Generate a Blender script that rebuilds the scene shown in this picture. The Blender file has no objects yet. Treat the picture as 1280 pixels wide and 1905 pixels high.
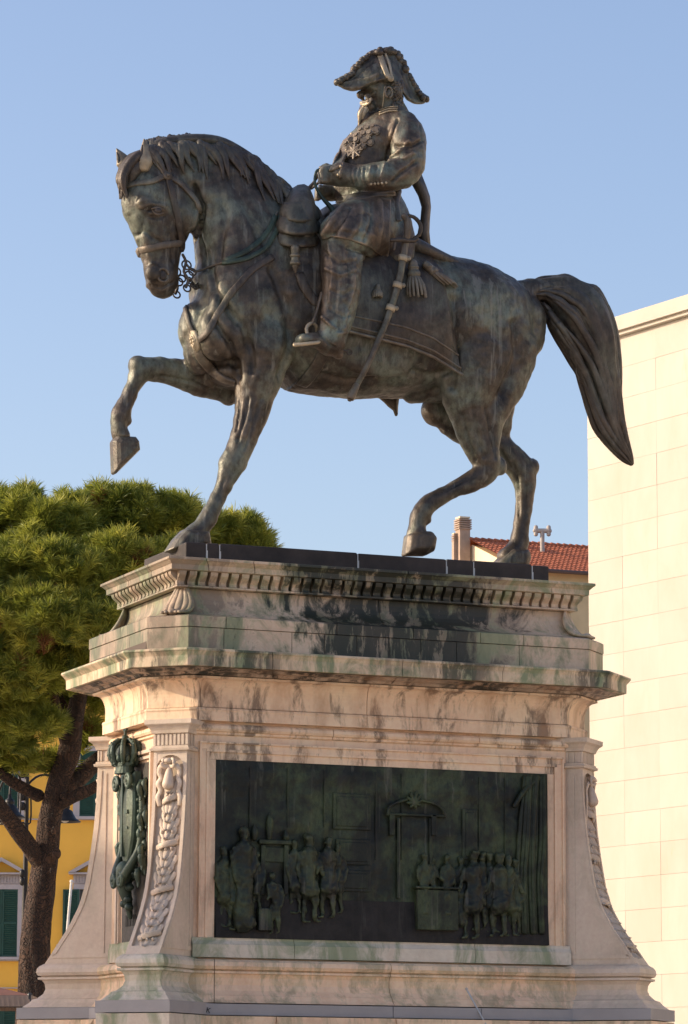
import bpy, bmesh, math, random
import numpy as np
from mathutils import Vector, Matrix, noise
from mathutils.bvhtree import BVHTree
random.seed(7); RNG = np.random.default_rng(7)
S = bpy.context.scene
COL = S.collection
rad = math.radians

# ------------------------------------------------------------------ camera, sky, sun, exposure
F_PX, YAW, PIT, ROLL, TX = 6777.34, rad(22.173), rad(9.543), rad(.2448), -.0279
Zv = np.array([0, 0, 1.0])
FH = np.array([math.sin(YAW), math.cos(YAW), 0]); RH = np.array([math.cos(YAW), -math.sin(YAW), 0])
CAM = -28 * FH + TX * RH + 1.6 * Zv
FW = math.cos(PIT) * FH + math.sin(PIT) * Zv; UP0 = -math.sin(PIT) * FH + math.cos(PIT) * Zv
RT = math.cos(ROLL) * RH + math.sin(ROLL) * UP0; UP = -math.sin(ROLL) * RH + math.cos(ROLL) * UP0
cd = bpy.data.cameras.new('camera'); co = bpy.data.objects.new('camera', cd); COL.objects.link(co)
co.matrix_world = Matrix(((RT[0], UP[0], -FW[0], CAM[0]), (RT[1], UP[1], -FW[1], CAM[1]), (RT[2], UP[2], -FW[2], CAM[2]), (0, 0, 0, 1)))
cd.sensor_fit = 'HORIZONTAL'; cd.sensor_width = 36; cd.lens = F_PX * 36 / 1280
cd.clip_start = .5; cd.clip_end = 6000
S.camera = co

SUN_EL = rad(21); B_ = rad(23)      # sun off the pedestal's left face normal, from behind-left
sh = np.array([-math.cos(B_), math.sin(B_), 0])
sdir = Vector((sh[0] * math.cos(SUN_EL), sh[1] * math.cos(SUN_EL), math.sin(SUN_EL)))
W = bpy.data.worlds.new('World'); S.world = W; W.use_nodes = True
nt = W.node_tree; nt.nodes.clear()
wo = nt.nodes.new('ShaderNodeOutputWorld'); bg = nt.nodes.new('ShaderNodeBackground'); sk = nt.nodes.new('ShaderNodeTexSky')
sk.sky_type = 'NISHITA'; sk.sun_disc = False; sk.sun_elevation = SUN_EL
sk.sun_rotation = math.atan2(sdir.x, sdir.y)
sk.altitude = 10; sk.air_density = 1.0; sk.dust_density = 2.0; sk.ozone_density = 1.5
bg.inputs['Strength'].default_value = .12
tn_ = nt.nodes.new('ShaderNodeMix'); tn_.data_type = 'RGBA'; tn_.blend_type = 'MULTIPLY'; tn_.inputs[0].default_value = 1; tn_.inputs[7].default_value = (1.04, .975, 1.03, 1)
nt.links.new(sk.outputs[0], tn_.inputs[6]); nt.links.new(tn_.outputs[2], bg.inputs[0]); nt.links.new(bg.outputs[0], wo.inputs[0])
sl = bpy.data.lights.new('sun', 'SUN'); so = bpy.data.objects.new('sun', sl); COL.objects.link(so)
sl.energy = 2.7; sl.angle = rad(.5); sl.color = (1, .81, .58)
so.rotation_euler = sdir.to_track_quat('Z', 'Y').to_euler(); so.location = (-30, 20, 40)
S.view_settings.view_transform = 'Standard'; S.view_settings.look = 'None'
S.view_settings.exposure = .9; S.view_settings.gamma = 1; S.view_settings.use_curve_mapping = False

# ------------------------------------------------------------------ pixel helpers (photo pixels, 1280 x 1905)
def ray(px, py): return (px - 640) / F_PX * RT - (py - 952.5) / F_PX * UP + FW
def PY(px, py, Y):
    d = ray(px, py); return CAM + (Y - CAM[1]) / d[1] * d
def PX(px, py, X):
    d = ray(px, py); return CAM + (X - CAM[0]) / d[0] * d
def PF(px, py, D):
    d = ray(px, py); return CAM + D / (d @ FH) * d
K = 28.2 / F_PX                       # metres per pixel at the monument

# ------------------------------------------------------------------ materials
def nd(t, ty, **kw):
    n = t.nodes.new(ty)
    for k, v in kw.items(): setattr(n, k, v)
    return n
def new_mat(name, col=(.5, .5, .5), rough=.6, metal=0.0):
    m = bpy.data.materials.new(name); m.use_nodes = True
    b = m.node_tree.nodes['Principled BSDF']
    b.inputs['Base Color'].default_value = (*col, 1); b.inputs['Roughness'].default_value = rough; b.inputs['Metallic'].default_value = metal
    return m, m.node_tree, b
def tex(t, scale, detail=6, rough=.6, sc=(1, 1, 1), obj=True, dist=0):
    tc = nd(t, 'ShaderNodeTexCoord'); mp = nd(t, 'ShaderNodeMapping'); mp.inputs['Scale'].default_value = sc
    g = nd(t, 'ShaderNodeNewGeometry')
    t.links.new(g.outputs['Position'] if not obj else tc.outputs['Object'], mp.inputs[0])
    n = nd(t, 'ShaderNodeTexNoise'); n.inputs['Scale'].default_value = scale; n.inputs['Detail'].default_value = detail; n.inputs['Roughness'].default_value = rough
    n.inputs['Distortion'].default_value = dist
    t.links.new(mp.outputs[0], n.inputs['Vector'])
    return n.outputs['Fac']
def ramp(t, src, stops):
    r = nd(t, 'ShaderNodeValToRGB'); e = r.color_ramp.elements
    while len(e) < len(stops): e.new(.5)
    for i, (p, c) in enumerate(stops):
        e[i].position = p; e[i].color = (*c, 1) if len(c) == 3 else c
    t.links.new(src, r.inputs[0]); return r.outputs[0]
def g1(v): return (v, v, v)
def mix(t, fac, a, b, mode='MIX'):
    m = nd(t, 'ShaderNodeMix', data_type='RGBA', blend_type=mode)
    for s, v in ((m.inputs[0], fac), (m.inputs[6], a), (m.inputs[7], b)):
        if hasattr(v, 'links') or hasattr(v, 'is_linked'): t.links.new(v, s)
        else: s.default_value = v if not isinstance(v, tuple) else (*v, 1)
    return m.outputs[2]
def mul(t, a, b, op='MULTIPLY'):
    m = nd(t, 'ShaderNodeMath', operation=op)
    for i, v in enumerate((a, b)):
        if isinstance(v, (int, float)): m.inputs[i].default_value = v
        else: t.links.new(v, m.inputs[i])
    return m.outputs[0]
def bump(t, b, h, strength=.3, dist=.01):
    n = nd(t, 'ShaderNodeBump'); n.inputs['Strength'].default_value = strength; n.inputs['Distance'].default_value = dist
    t.links.new(h, n.inputs['Height']); t.links.new(n.outputs[0], b.inputs['Normal'])

def bronze(name, base=(.076, .060, .044), dark=(.017, .015, .013), verd=(.20, .235, .18), vamt=.66, streak=.6, rough=.42, edge_col=None, edge_amt=.9):
    m, t, b = new_mat(name, base, rough)
    n1 = tex(t, 2.3, 8, .62, obj=False, dist=.5); n2 = tex(t, 7, 7, .7, obj=False); n3 = tex(t, 16, 5, .6, (1, 1, .05), obj=False); n4 = tex(t, 45, 4, .7, obj=False)
    c = ramp(t, n2, [(.33, dark), (.6, base), (.75, tuple(x * 1.35 for x in base))])
    n5 = tex(t, 24, 6, .72, (1, 1, .5), obj=False)
    c = mix(t, .55, c, ramp(t, n5, [(.32, (.22, .22, .22)), (.5, (.5, .47, .46)), (.68, (.86, .80, .72))]), 'OVERLAY')
    v = mul(t, ramp(t, n1, [(.46, g1(0)), (.62, g1(1))]), ramp(t, n5, [(.34, g1(.25)), (.55, g1(1))]))
    c = mix(t, mul(t, v, vamt), c, verd)
    s = ramp(t, n3, [(.58, g1(0)), (.66, g1(1))])
    c = mix(t, mul(t, s, streak), c, (.21, .20, .165))
    s2 = ramp(t, tex(t, 11, 5, .6, (1, 1, .07), obj=False), [(.55, g1(0)), (.72, g1(1))])
    c = mix(t, mul(t, s2, .45), c, (.028, .024, .022))
    gp = nd(t, 'ShaderNodeNewGeometry'); edge_light = ramp(t, gp.outputs['Pointiness'], [(.515, g1(0)), (.58, g1(1))])
    c = mix(t, mul(t, mul(t, edge_light, n2), edge_amt), c, edge_col or tuple(min(1, x * 3.2) for x in base))     # high edges painted lighter: wear plus highlights put into the colour
    t.links.new(c, b.inputs['Base Color'])
    t.links.new(ramp(t, n2, [(.3, g1(rough + .12)), (.8, g1(rough - .1))]), b.inputs['Roughness'])
    b.inputs['Metallic'].default_value = .25
    bump(t, b, n4, .35, .014)
    return m

def marble(name, base=(.60, .48, .38), alt=(.50, .38, .30), black=0.0, green=0.0, brown=0.0, seed=0, black_x=None):
    """pale veined marble with water stains: black = sooty algae, green = copper wash, brown = rust and dirt"""
    m, t, b = new_mat(name, base, .55)
    n = tex(t, 1.3, 9, .6, obj=False, dist=.9)
    c = ramp(t, n, [(.3, alt), (.5, base), (.72, tuple(min(x * 1.1, .8) for x in base))])
    fine = tex(t, 30, 6, .7, obj=False)
    c = mix(t, .25, c, ramp(t, fine, [(.3, g1(.32)), (.7, g1(.72))]), 'OVERLAY')
    st = tex(t, 2.6 + seed, 8, .68, (1, 1, .45), obj=False, dist=.6); st2 = tex(t, 7.7 + seed, 8, .72, (1, 1, .22), obj=False, dist=.4)
    big = tex(t, .9 + seed * .13, 3, .5, (1, 1, .5), obj=False)
    if brown:
        f = mul(t, ramp(t, st2, [(.46, g1(0)), (.56, g1(1))]), ramp(t, st, [(.46, g1(0)), (.54, g1(1))]))
        c = mix(t, mul(t, f, brown * .9), c, (.095, .058, .036))
        f2 = ramp(t, tex(t, 5 + seed, 5, .6, (1, 1, .35), obj=False), [(.5, g1(0)), (.75, g1(1))])
        c = mix(t, mul(t, f2, brown * .7), c, (.36, .18, .085))
    if green:
        f = ramp(t, st, [(.44, g1(0)), (.58, g1(1))])
        c = mix(t, mul(t, f, green), c, (.15, .215, .105))
    if black:
        f = ramp(t, st2, [(.42, g1(0)), (.52, g1(1))])
        msk = ramp(t, big, [(.44, g1(.10)), (.54, g1(1))])
        if black_x:
            g = nd(t, 'ShaderNodeNewGeometry'); sp = nd(t, 'ShaderNodeSeparateXYZ'); t.links.new(g.outputs['Position'], sp.inputs[0])
            wob = mul(t, mul(t, st, -.5, 'ADD'), 3.2)
            xx = mul(t, sp.outputs[0], wob, 'ADD')
            r1 = nd(t, 'ShaderNodeMapRange'); r1.interpolation_type = 'SMOOTHSTEP'
            r1.inputs[1].default_value = black_x[0]; r1.inputs[2].default_value = black_x[1]; t.links.new(xx, r1.inputs[0])
            r2 = nd(t, 'ShaderNodeMapRange'); r2.interpolation_type = 'SMOOTHSTEP'
            r2.inputs[1].default_value = black_x[3]; r2.inputs[2].default_value = black_x[2]; t.links.new(xx, r2.inputs[0])
            msk = mul(t, mul(t, r1.outputs[0], r2.outputs[0]), 1.0)
            r3 = nd(t, 'ShaderNodeMapRange'); r3.interpolation_type = 'SMOOTHSTEP'
            r3.inputs[1].default_value = -1.25; r3.inputs[2].default_value = -1.55; t.links.new(xx, r3.inputs[0])
            msk = mul(t, msk, mul(t, r3.outputs[0], .6), 'MAXIMUM')
            msk = mul(t, msk, .1, 'MAXIMUM')
            f = mul(t, f, .62, 'ADD')
            f = mul(t, f, 1.0, 'MINIMUM')
        c = mix(t, mul(t, mul(t, f, msk), black), c, (.014, .018, .012))
    t.links.new(c, b.inputs['Base Color'])
    bump(t, b, fine, .12, .006)
    return m

def plain(name, col, rough=.6, var=.15, scale=6, metal=0, bmp=.1):
    m, t, b = new_mat(name, col, rough, metal)
    n = tex(t, scale, 6, .65, obj=False)
    t.links.new(ramp(t, n, [(.3, tuple(x * (1 - var) for x in col)), (.7, tuple(min(1, x * (1 + var)) for x in col))]), b.inputs['Base Color'])
    if bmp: bump(t, b, tex(t, scale * 5, 4, .6, obj=False), bmp, .01)
    return m

M = {}
M['bronze'] = bronze('bronze_patina')
M['bronze_dark'] = bronze('bronze_dark_patina', (.058, .045, .035), (.018, .015, .013), edge_amt=.35, vamt=.3, streak=.3)
M['bronze_coat'] = bronze('bronze_coat_patina', (.105, .078, .055), (.032, .025, .02), (.20, .26, .215), vamt=.78, streak=.2)
M['bronze_pale'] = bronze('bronze_pale_patina', (.23, .19, .13), (.08, .065, .05), (.26, .28, .21), vamt=.5, streak=.3)
M['bronze_green'] = bronze('bronze_green_patina', (.022, .036, .027), (.006, .010, .008), (.075, .105, .058), vamt=.55, streak=.25, rough=.42)
M['relief'] = bronze('relief_patina', (.007, .012, .007), (.002, .004, .003), (.06, .085, .036), vamt=.8, streak=.25, rough=.5, edge_amt=0)
M['relief_fig'] = bronze('relief_figure_patina', (.009, .014, .009), (.003, .005, .003), (.06, .08, .036), vamt=.8, streak=.25, rough=.48, edge_col=(.10, .125, .06))
M['relief_floor'] = bronze('relief_floor_patina', (.016, .013, .011), (.009, .008, .007), (.02, .018, .015), vamt=.3, streak=.1, rough=.6)
M['tablet'] = bronze('tablet_patina', (.03, .027, .024), (.02, .018, .017), (.034, .042, .036), vamt=.3, streak=.15, rough=.5)
M['letter'] = plain('tablet_letter', (.014, .014, .013), .5)
M['marble'] = marble('marble', brown=.25)
M['marble_die'] = marble('marble_die', (.80, .565, .385), (.70, .47, .315), brown=.3, seed=.6)
M['marble_frieze'] = marble('marble_frieze', (.80, .575, .39), (.68, .47, .315), brown=.85, seed=.3)
M['marble_top'] = marble('marble_top', (.68, .51, .36), (.54, .39, .28), black=.96, green=.75, brown=.3, seed=1.1, black_x=(-.95, -.45, .55, 1.15))
M['marble_corona'] = marble('marble_corona', (.66, .51, .34), (.54, .39, .26), black=.75, green=.85, brown=.3, seed=1.9)
M['marble_green'] = marble('marble_green', (.60, .53, .43), (.50, .42, .34), green=.75, brown=.3, seed=.2)
M['marble_base'] = marble('marble_base', (.80, .565, .38), (.68, .46, .31), green=.35, brown=.35, seed=2.3)
M['marble_bed'] = marble('marble_bed', (.45, .34, .25), (.3, .21, .15), black=.9, brown=1.0, seed=.8)  # darker, heavily blotched marble for the bed moulding
M['core'] = plain('joint_core', (.10, .075, .06), .9)  # dark marble seen behind the open joints
M['grey_stone'] = plain('grey_stone', (.30, .285, .285), .6, .1, 4)
M['black_stone'] = plain('black_plinth', (.035, .026, .022), .75, .5, 5)
M['white_lime'] = plain('lime_streak', (.5, .5, .48), .8)

# ------------------------------------------------------------------ object helpers
def link(name, me, mat=None, parent=None, smooth=False):
    o = bpy.data.objects.new(name, me); COL.objects.link(o)
    if mat is not None and not me.materials: me.materials.append(M[mat] if isinstance(mat, str) else mat)
    if smooth: me.shade_smooth()
    if parent is not None:
        o.parent = parent
    return o
def tag(o, label=None, cat=None, group=None, kind=None):
    for k, v in (('label', label), ('category', cat), ('group', group), ('kind', kind)):
        if v: o[k] = v
    return o
def empty(name, loc, label, cat, group=None):
    e = bpy.data.objects.new(name, None); COL.objects.link(e); e.location = loc; e.empty_display_size = .3
    return tag(e, label, cat, group)
def keep(o, parent):
    """parent without moving"""
    o.parent = parent; o.matrix_parent_inverse = Matrix.Translation(parent.matrix_world_loc) if False else Matrix.Identity(4)
    o.location = Vector(o.location) - Vector(parent.location)
    return o

class MB:
    def __init__(s): s.v = []; s.f = []
    def add(s, v, f):
        n = len(s.v); s.v += [tuple(map(float, p)) for p in v]; s.f += [tuple(n + i for i in q) for q in f]; return s
    def box(s, c, h, R=None):
        c = np.array(c, float); v = []
        for a in (-1, 1):
            for b in (-1, 1):
                for d in (-1, 1):
                    p = np.array([a * h[0], b * h[1], d * h[2]])
                    if R is not None: p = R @ p
                    v.append(c + p)
        return s.add(v, [(0, 1, 3, 2), (4, 6, 7, 5), (0, 4, 5, 1), (2, 3, 7, 6), (0, 2, 6, 4), (1, 5, 7, 3)])
    def prism(s, poly, a, b, axis=1, flip=False):
        """poly: 2d points, extruded from a to b along axis (1: y -> poly is xz, 0: x -> poly is yz, 2: z -> xy)"""
        n = len(poly); v = []
        for q in (a, b):
            for p in poly:
                v.append((p[0], q, p[1]) if axis == 1 else (q, p[0], p[1]) if axis == 0 else (p[0], p[1], q))
        f = [tuple(range(n))[::-1], tuple(range(n, 2 * n))] + [(i, (i + 1) % n, n + (i + 1) % n, n + i) for i in range(n)]
        return s.add(v, f)
    def ell(s, c, r, R=None, nu=16, nv=10):
        c = np.array(c, float); v = []; f = []
        for j in range(nv + 1):
            th = math.pi * j / nv
            for i in range(nu):
                ph = 2 * math.pi * i / nu
                p = np.array([r[0] * math.sin(th) * math.cos(ph), r[1] * math.sin(th) * math.sin(ph), r[2] * math.cos(th)])
                if R is not None: p = R @ p
                v.append(c + p)
        for j in range(nv):
            for i in range(nu):
                f.append((j * nu + i, (j + 1) * nu + i, (j + 1) * nu + (i + 1) % nu, j * nu + (i + 1) % nu))
        return s.add(v, f)
    def rings(s, rings, cap=True):
        n = len(rings[0]); v = [p for r in rings for p in r]; f = []
        for j in range(len(rings) - 1):
            for i in range(n):
                f.append((j * n + i, j * n + (i + 1) % n, (j + 1) * n + (i + 1) % n, (j + 1) * n + i))
        if cap:
            f.append(tuple(range(n))[::-1]); f.append(tuple((len(rings) - 1) * n + i for i in range(n)))
        return s.add(v, f)
    def tube3(s, pts, ra, rb=None, lat=(0, 1, 0), n=14, sub=3, round_=True, p=2.0, mod=None):
        """tube along 3d points; ra radius in the plane of the path, rb along lat"""
        pts = np.array(pts, float); ra = np.array(ra, float) * np.ones(len(pts)); rb = ra if rb is None else np.array(rb, float) * np.ones(len(pts))
        D = np.column_stack([pts, ra, rb])
        if sub > 1 and len(D) > 2:
            out = []
            for i in range(len(D) - 1):
                p0 = D[max(i - 1, 0)]; p1 = D[i]; p2 = D[i + 1]; p3 = D[min(i + 2, len(D) - 1)]
                for k in range(sub):
                    u = k / sub
                    out.append(.5 * ((2 * p1) + (-p0 + p2) * u + (2 * p0 - 5 * p1 + 4 * p2 - p3) * u * u + (-p0 + 3 * p1 - 3 * p2 + p3) * u ** 3))
            out.append(D[-1]); D = np.array(out)
        T = np.gradient(D[:, :3], axis=0); T /= np.linalg.norm(T, axis=1)[:, None] + 1e-12
        lat = np.array(lat, float)
        def ring(c, t, a, b, j):
            L = lat - t * (lat @ t)
            if np.linalg.norm(L) < .2: L = np.array([1., 0, 0]) - t * t[0]
            L /= np.linalg.norm(L); N = np.cross(t, L); r = []
            for i in range(n):
                th = 2 * math.pi * i / n; cs, sn = math.cos(th), math.sin(th)
                cs = math.copysign(abs(cs) ** (2 / p), cs); sn = math.copysign(abs(sn) ** (2 / p), sn)
                k = 1 if mod is None else mod(th, j / max(1, len(D) - 1))
                r.append(c + k * (N * a * cs + L * b * sn))
            return r
        R = []
        if round_:
            for q in (.25, .65, .9):
                c = D[0, :3] - T[0] * min(D[0, 3], D[0, 4]) * math.sqrt(1 - q * q) * .9
                R.append(ring(c, T[0], max(D[0, 3] * q, 1e-4), max(D[0, 4] * q, 1e-4), 0))
        for j in range(len(D)): R.append(ring(D[j, :3], T[j], max(D[j, 3], 1e-4), max(D[j, 4], 1e-4), j))
        if round_:
            for q in (.9, .65, .25):
                c = D[-1, :3] + T[-1] * min(D[-1, 3], D[-1, 4]) * math.sqrt(1 - q * q) * .9
                R.append(ring(c, T[-1], max(D[-1, 3] * q, 1e-4), max(D[-1, 4] * q, 1e-4), len(D) - 1))
        return s.rings(R)
    def limb(s, path, n=18, sub=4, p=2.0, k=K):
        """path of (px, py, Y, ra_px, rb_px)"""
        return s.tube3([PY(a[0], a[1], a[2]) for a in path], [a[3] * k for a in path], [a[4] * k for a in path], n=n, sub=sub, p=p)
    def mesh(s, name):
        me = bpy.data.meshes.new(name); me.from_pydata(s.v, [], s.f); me.update(); return me
    def build(s, name, mat, parent=None, smooth=False, fix=True):
        me = s.mesh(name)
        if fix:
            bm = bmesh.new(); bm.from_mesh(me); bmesh.ops.recalc_face_normals(bm, faces=bm.faces); bm.to_mesh(me); bm.free()
        o = link(name, me, mat, None, smooth)
        if parent is not None:
            o.parent = parent; o.location = -world_loc(parent)
        return o
def world_loc(o):
    v = Vector((0, 0, 0))
    while o is not None: v += o.location; o = o.parent
    return v
def remesh(mb, voxel=.018, smooth=6, name='m'):
    me = mb.mesh(name); bm = bmesh.new(); bm.from_mesh(me); bmesh.ops.recalc_face_normals(bm, faces=bm.faces); bm.to_mesh(me); bm.free()
    o = bpy.data.objects.new('tmp', me); COL.objects.link(o)
    r = o.modifiers.new('r', 'REMESH'); r.mode = 'VOXEL'; r.voxel_size = voxel
    if smooth:
        q = o.modifiers.new('s', 'SMOOTH'); q.factor = .5; q.iterations = smooth
    bpy.context.view_layer.update()
    out = bpy.data.meshes.new_from_object(o.evaluated_get(bpy.context.evaluated_depsgraph_get()))
    out.name = name
    bpy.data.objects.remove(o); bpy.data.meshes.remove(me)
    return out
def co_no(me):
    n = len(me.vertices); c = np.empty(n * 3); me.vertices.foreach_get('co', c); q = np.empty(n * 3); me.vertices.foreach_get('normal', q)
    return c.reshape(-1, 3), q.reshape(-1, 3)
def set_co(me, c): me.vertices.foreach_set('co', c.ravel()); me.update()
def roughen(me, amp=.006, scale=5, amp2=.003, scale2=18):
    c, q = co_no(me)
    h = np.array([noise.noise(Vector(p) * scale) * amp + noise.noise(Vector(p) * scale2) * amp2 for p in c])
    set_co(me, c + q * h[:, None])
def carve(me, lines):
    """lines: (list of 3d points, depth, width): grooves (depth > 0) or ridges (< 0)"""
    c, q = co_no(me); h = np.zeros(len(c))
    for pts, dep, wid in lines:
        pts = np.array(pts); d2 = np.full(len(c), 9.0)
        for a, b in zip(pts[:-1], pts[1:]):
            ab = b - a; u = np.clip(((c - a) @ ab) / (ab @ ab + 1e-12), 0, 1)
            d2 = np.minimum(d2, ((c - a - u[:, None] * ab) ** 2).sum(1))
        h = h - dep * np.exp(-d2 / (wid * wid))
    set_co(me, c + q * h[:, None])
def bvh_of(me):
    c, _ = co_no(me); return BVHTree.FromPolygons([tuple(p) for p in c], [tuple(p.vertices) for p in me.polygons])
def hit(bv, px, py, off=0.0):
    """point where the photo pixel's line of sight meets a surface"""
    d = Vector(ray(px, py)).normalized(); loc, nor, i, dist = bv.ray_cast(Vector(CAM), d)
    if loc is None: return None
    return np.array(loc) + np.array(nor) * off, np.array(nor)
def on(bv, pts, off=0.0, sub=6):
    """polyline of pixels laid on a surface"""
    o = []
    for (a, b) in zip(pts[:-1], pts[1:]):
        for k in range(sub):
            u = k / sub; h = hit(bv, a[0] + (b[0] - a[0]) * u, a[1] + (b[1] - a[1]) * u, off)
            if h: o.append(h)
    h = hit(bv, *pts[-1], off)
    if h: o.append(h)
    return o
def strap(mb, pn, w, th, n=8):
    """flat band along (point, normal) pairs: w half width, th half thickness"""
    R = []
    P_ = np.array([p for p, _ in pn]); N_ = np.array([q for _, q in pn])
    if len(P_) > 4:
        for _ in range(2):
            P_[1:-1] = .25 * P_[:-2] + .5 * P_[1:-1] + .25 * P_[2:]; N_[1:-1] = .25 * N_[:-2] + .5 * N_[1:-1] + .25 * N_[2:]
    T = np.gradient(P_, axis=0); T /= np.linalg.norm(T, axis=1)[:, None] + 1e-9
    for p, t, nn in zip(P_, T, N_):
        nn = nn - t * (nn @ t); nn /= np.linalg.norm(nn) + 1e-9; s_ = np.cross(t, nn)
        R.append([p + s_ * w * a + nn * th * b for a, b in ((-1, -1), (1, -1), (1, .6), (.8, 1), (-.8, 1), (-1, .6))])
    return mb.rings(R)

# ================================================================== ground
g = MB(); g.add([(-900, -900, 0), (900, -900, 0), (900, 900, 0), (-900, 900, 0)], [(0, 1, 2, 3)])
M['paving'] = plain('piazza_paving', (.56, .46, .345), .8, .2, .8)
tag(g.build('ground', 'paving'), kind='structure')

# ================================================================== the stone pedestal
ped = empty('stone_pedestal', (0, 0, 0), 'tall veined marble pedestal with flared corner piers carrying the bronze rider', 'pedestal')
def poly8(A, B, c):
    c = max(c, .0015)
    return np.array([(-A + c, -B), (A - c, -B), (A, -B + c), (A, B - c), (A - c, B), (-A + c, B), (-A, B - c), (-A, -B + c)])
def sweep(name, prof, mat, splits, parent=ped, gap=.005, smooth=False):
    """prof: list of (A, B, c, z) from top to bottom. splits: (edge, t) in order round the plan; the runs between them are blocks"""
    polys = [poly8(*p[:3]) for p in prof]; zs = [p[3] for p in prof]
    sp = sorted(splits); out = []
    L0 = [np.linalg.norm(polys[0][(e + 1) % 8] - polys[0][e]) for e in range(8)]
    for i, (e0, t0) in enumerate(sp):
        e1, t1 = sp[(i + 1) % len(sp)]
        t0 = t0 + gap / 2 / max(L0[e0], .01); t1 = t1 - gap / 2 / max(L0[e1], .01)
        seq = [(e0, t0)]; e = e0
        if not (e1 == e0 and t1 > t0):
            while True:
                e = (e + 1) % 8; seq.append((e, 0.0))
                if e == e1: break
        seq.append((e1, t1))
        mb = MB(); n = len(seq); v = []
        for pl, z in zip(polys, zs):
            for (e, t) in seq:
                p = pl[e] * (1 - t) + pl[(e + 1) % 8] * t; v.append((p[0], p[1], z))
        f = []
        for j in range(len(zs) - 1):
            for q in range(n - 1): f.append((j * n + q, (j + 1) * n + q, (j + 1) * n + q + 1, j * n + q + 1))
        # end faces so that each block is a solid stone when seen through its joint
        for q in (0, n - 1):
            f.append(tuple(j * n + q for j in range(len(zs))))
        mb.add(v, f); out.append(mb.build(name, mat, parent, smooth, fix=False))
    return out
def core(prof, inset=.012):
    mb = MB(); R = []
    for (A, B, c, z) in prof: R.append([(p[0], p[1], z) for p in poly8(A - inset, B - inset, c)])
    mb.rings(R); return mb
def fx(px, py, B, A, c):
    """front-edge parameter of a joint seen at a photo pixel"""
    x = PY(px, py, -B)[0]; return (x + A - c) / (2 * (A - c))
def std(front, side=(.33, .68), back=(.3, .7)):
    return [(0, t) for t in front] + [(2, t) for t in side] + [(4, t) for t in back] + [(6, t) for t in side]

# --- lower courses, down to the ground (below the picture's edge) and base mouldings
A0, B0, c0 = 1.70, .745, .15
def off(o, z, c=None): return (A0 + o, B0 + o, (c0 + .586 * o) if c is None else c, z)
sweep('step', [off(.30, .50, .3), off(1.45, .50, .5), off(1.45, .26, .5)], 'grey_stone', std((.2, .5, .8)))
sweep('step', [off(1.3, .255, .5), off(2.0, .255, .6), off(2.0, -.02, .6)], 'grey_stone', std((.25, .5, .75)))
sweep('dado_block', [off(.40, 1.95, .35), off(.62, 1.92, .40), off(.62, .505, .40)], 'marble_base', std((.25, .5, .75)))
sweep('step_course', [off(.10, 2.372, .25), off(.235, 2.37, .25), off(.235, 2.0, .25), off(.45, 1.955, .35)], 'marble_base', std((.22, .5, .83)))
sweep('grey_plinth_block', [off(.05, 2.463), off(.185, 2.46), off(.185, 2.378), off(.10, 2.376)], 'grey_stone', std((fx(383, 1880, .93, 1.885, .26), .5, .72)))
base_prof = [off(.0, 2.79), off(.075, 2.782), off(.10, 2.765), off(.108, 2.735), off(.095, 2.712), off(.075, 2.706), off(.072, 2.70), off(.092, 2.698), off(.092, 2.683), off(.070, 2.678), off(.062, 2.65), off(.063, 2.60), off(.078, 2.56), off(.105, 2.53), off(.11, 2.525), off(.12, 2.52), off(.135, 2.495), off(.165, 2.468), off(.03, 2.4655)]
sweep('base_moulding_block', base_prof, 'marble_base', std((fx(727, 1850, .84, 1.79, .2), fx(383, 1850, .84, 1.79, .2) + .02)))
pc = core([off(.5, .0), off(.5, 1.9), off(.1, 2.0), off(.1, 2.45), off(.03, 2.5), off(0, 2.7), off(0, 4.56), (1.80, .79, .29, 4.58), (1.79, .78, .29, 4.88), (1.9, .9, .3, 4.9), (1.9, .93, .25, 5.0), (1.86, .905, .235, 5.28), (1.54, .58, .02, 5.285), (1.54, .58, .01, 5.55), (1.6, .64, .01, 5.56), (1.6, .64, .01, 5.72)], .015)
pc.build('core', 'core', ped)

# --- die: front, sides, back as single faces between the corner piers
die = MB(); die.rings([[(p[0], p[1], z) for p in poly8(A0, B0, c0)] for z in (2.7, 4.56)], cap=False)
die.build('die', 'marble_die', ped)
def architrave():
    pr = [off(.0, 4.515), off(.03, 4.51), off(.045, 4.495), off(.048, 4.475), off(.038, 4.458), off(.02, 4.452), off(.02, 4.438), off(.004, 4.430)]
    sweep('architrave_moulding', pr, 'marble_frieze', std((fx(620, 1370, .77, 1.71, .16), fx(888, 1380, .77, 1.71, .16))))
architrave()

# --- frieze (cavetto) and its lower fascia
fr = lambda o, z: (1.80 + o, .79 + o, .29 + .1 * o, z)
cav = [fr(.075, 4.853), fr(.075, 4.838), fr(.058, 4.834)] + [fr(.058 - .062 * math.sin(a), 4.834 - .13 * (1 - math.cos(a)) ) for a in np.linspace(.15, math.pi / 2, 8)] + [fr(-.004, 4.635), fr(.004, 4.630)]
sweep('frieze_block', [fr(-.02, 4.855)] + cav + [fr(-.02, 4.629)], 'marble_frieze', std((fx(683, 1310, .79, 1.8, .29), fx(372, 1300, .79, 1.8, .29), fx(1056, 1330, .79, 1.8, .29))), smooth=False)
sweep('frieze_fascia', [fr(-.02, 4.628), fr(.012, 4.626), fr(.016, 4.612), fr(.012, 4.60), fr(.012, 4.532), fr(-.12, 4.528)], 'marble_frieze', std((fx(683, 1340, .8, 1.8, .29), fx(372, 1330, .8, 1.8, .29), fx(1052, 1360, .8, 1.8, .29))))
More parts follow.
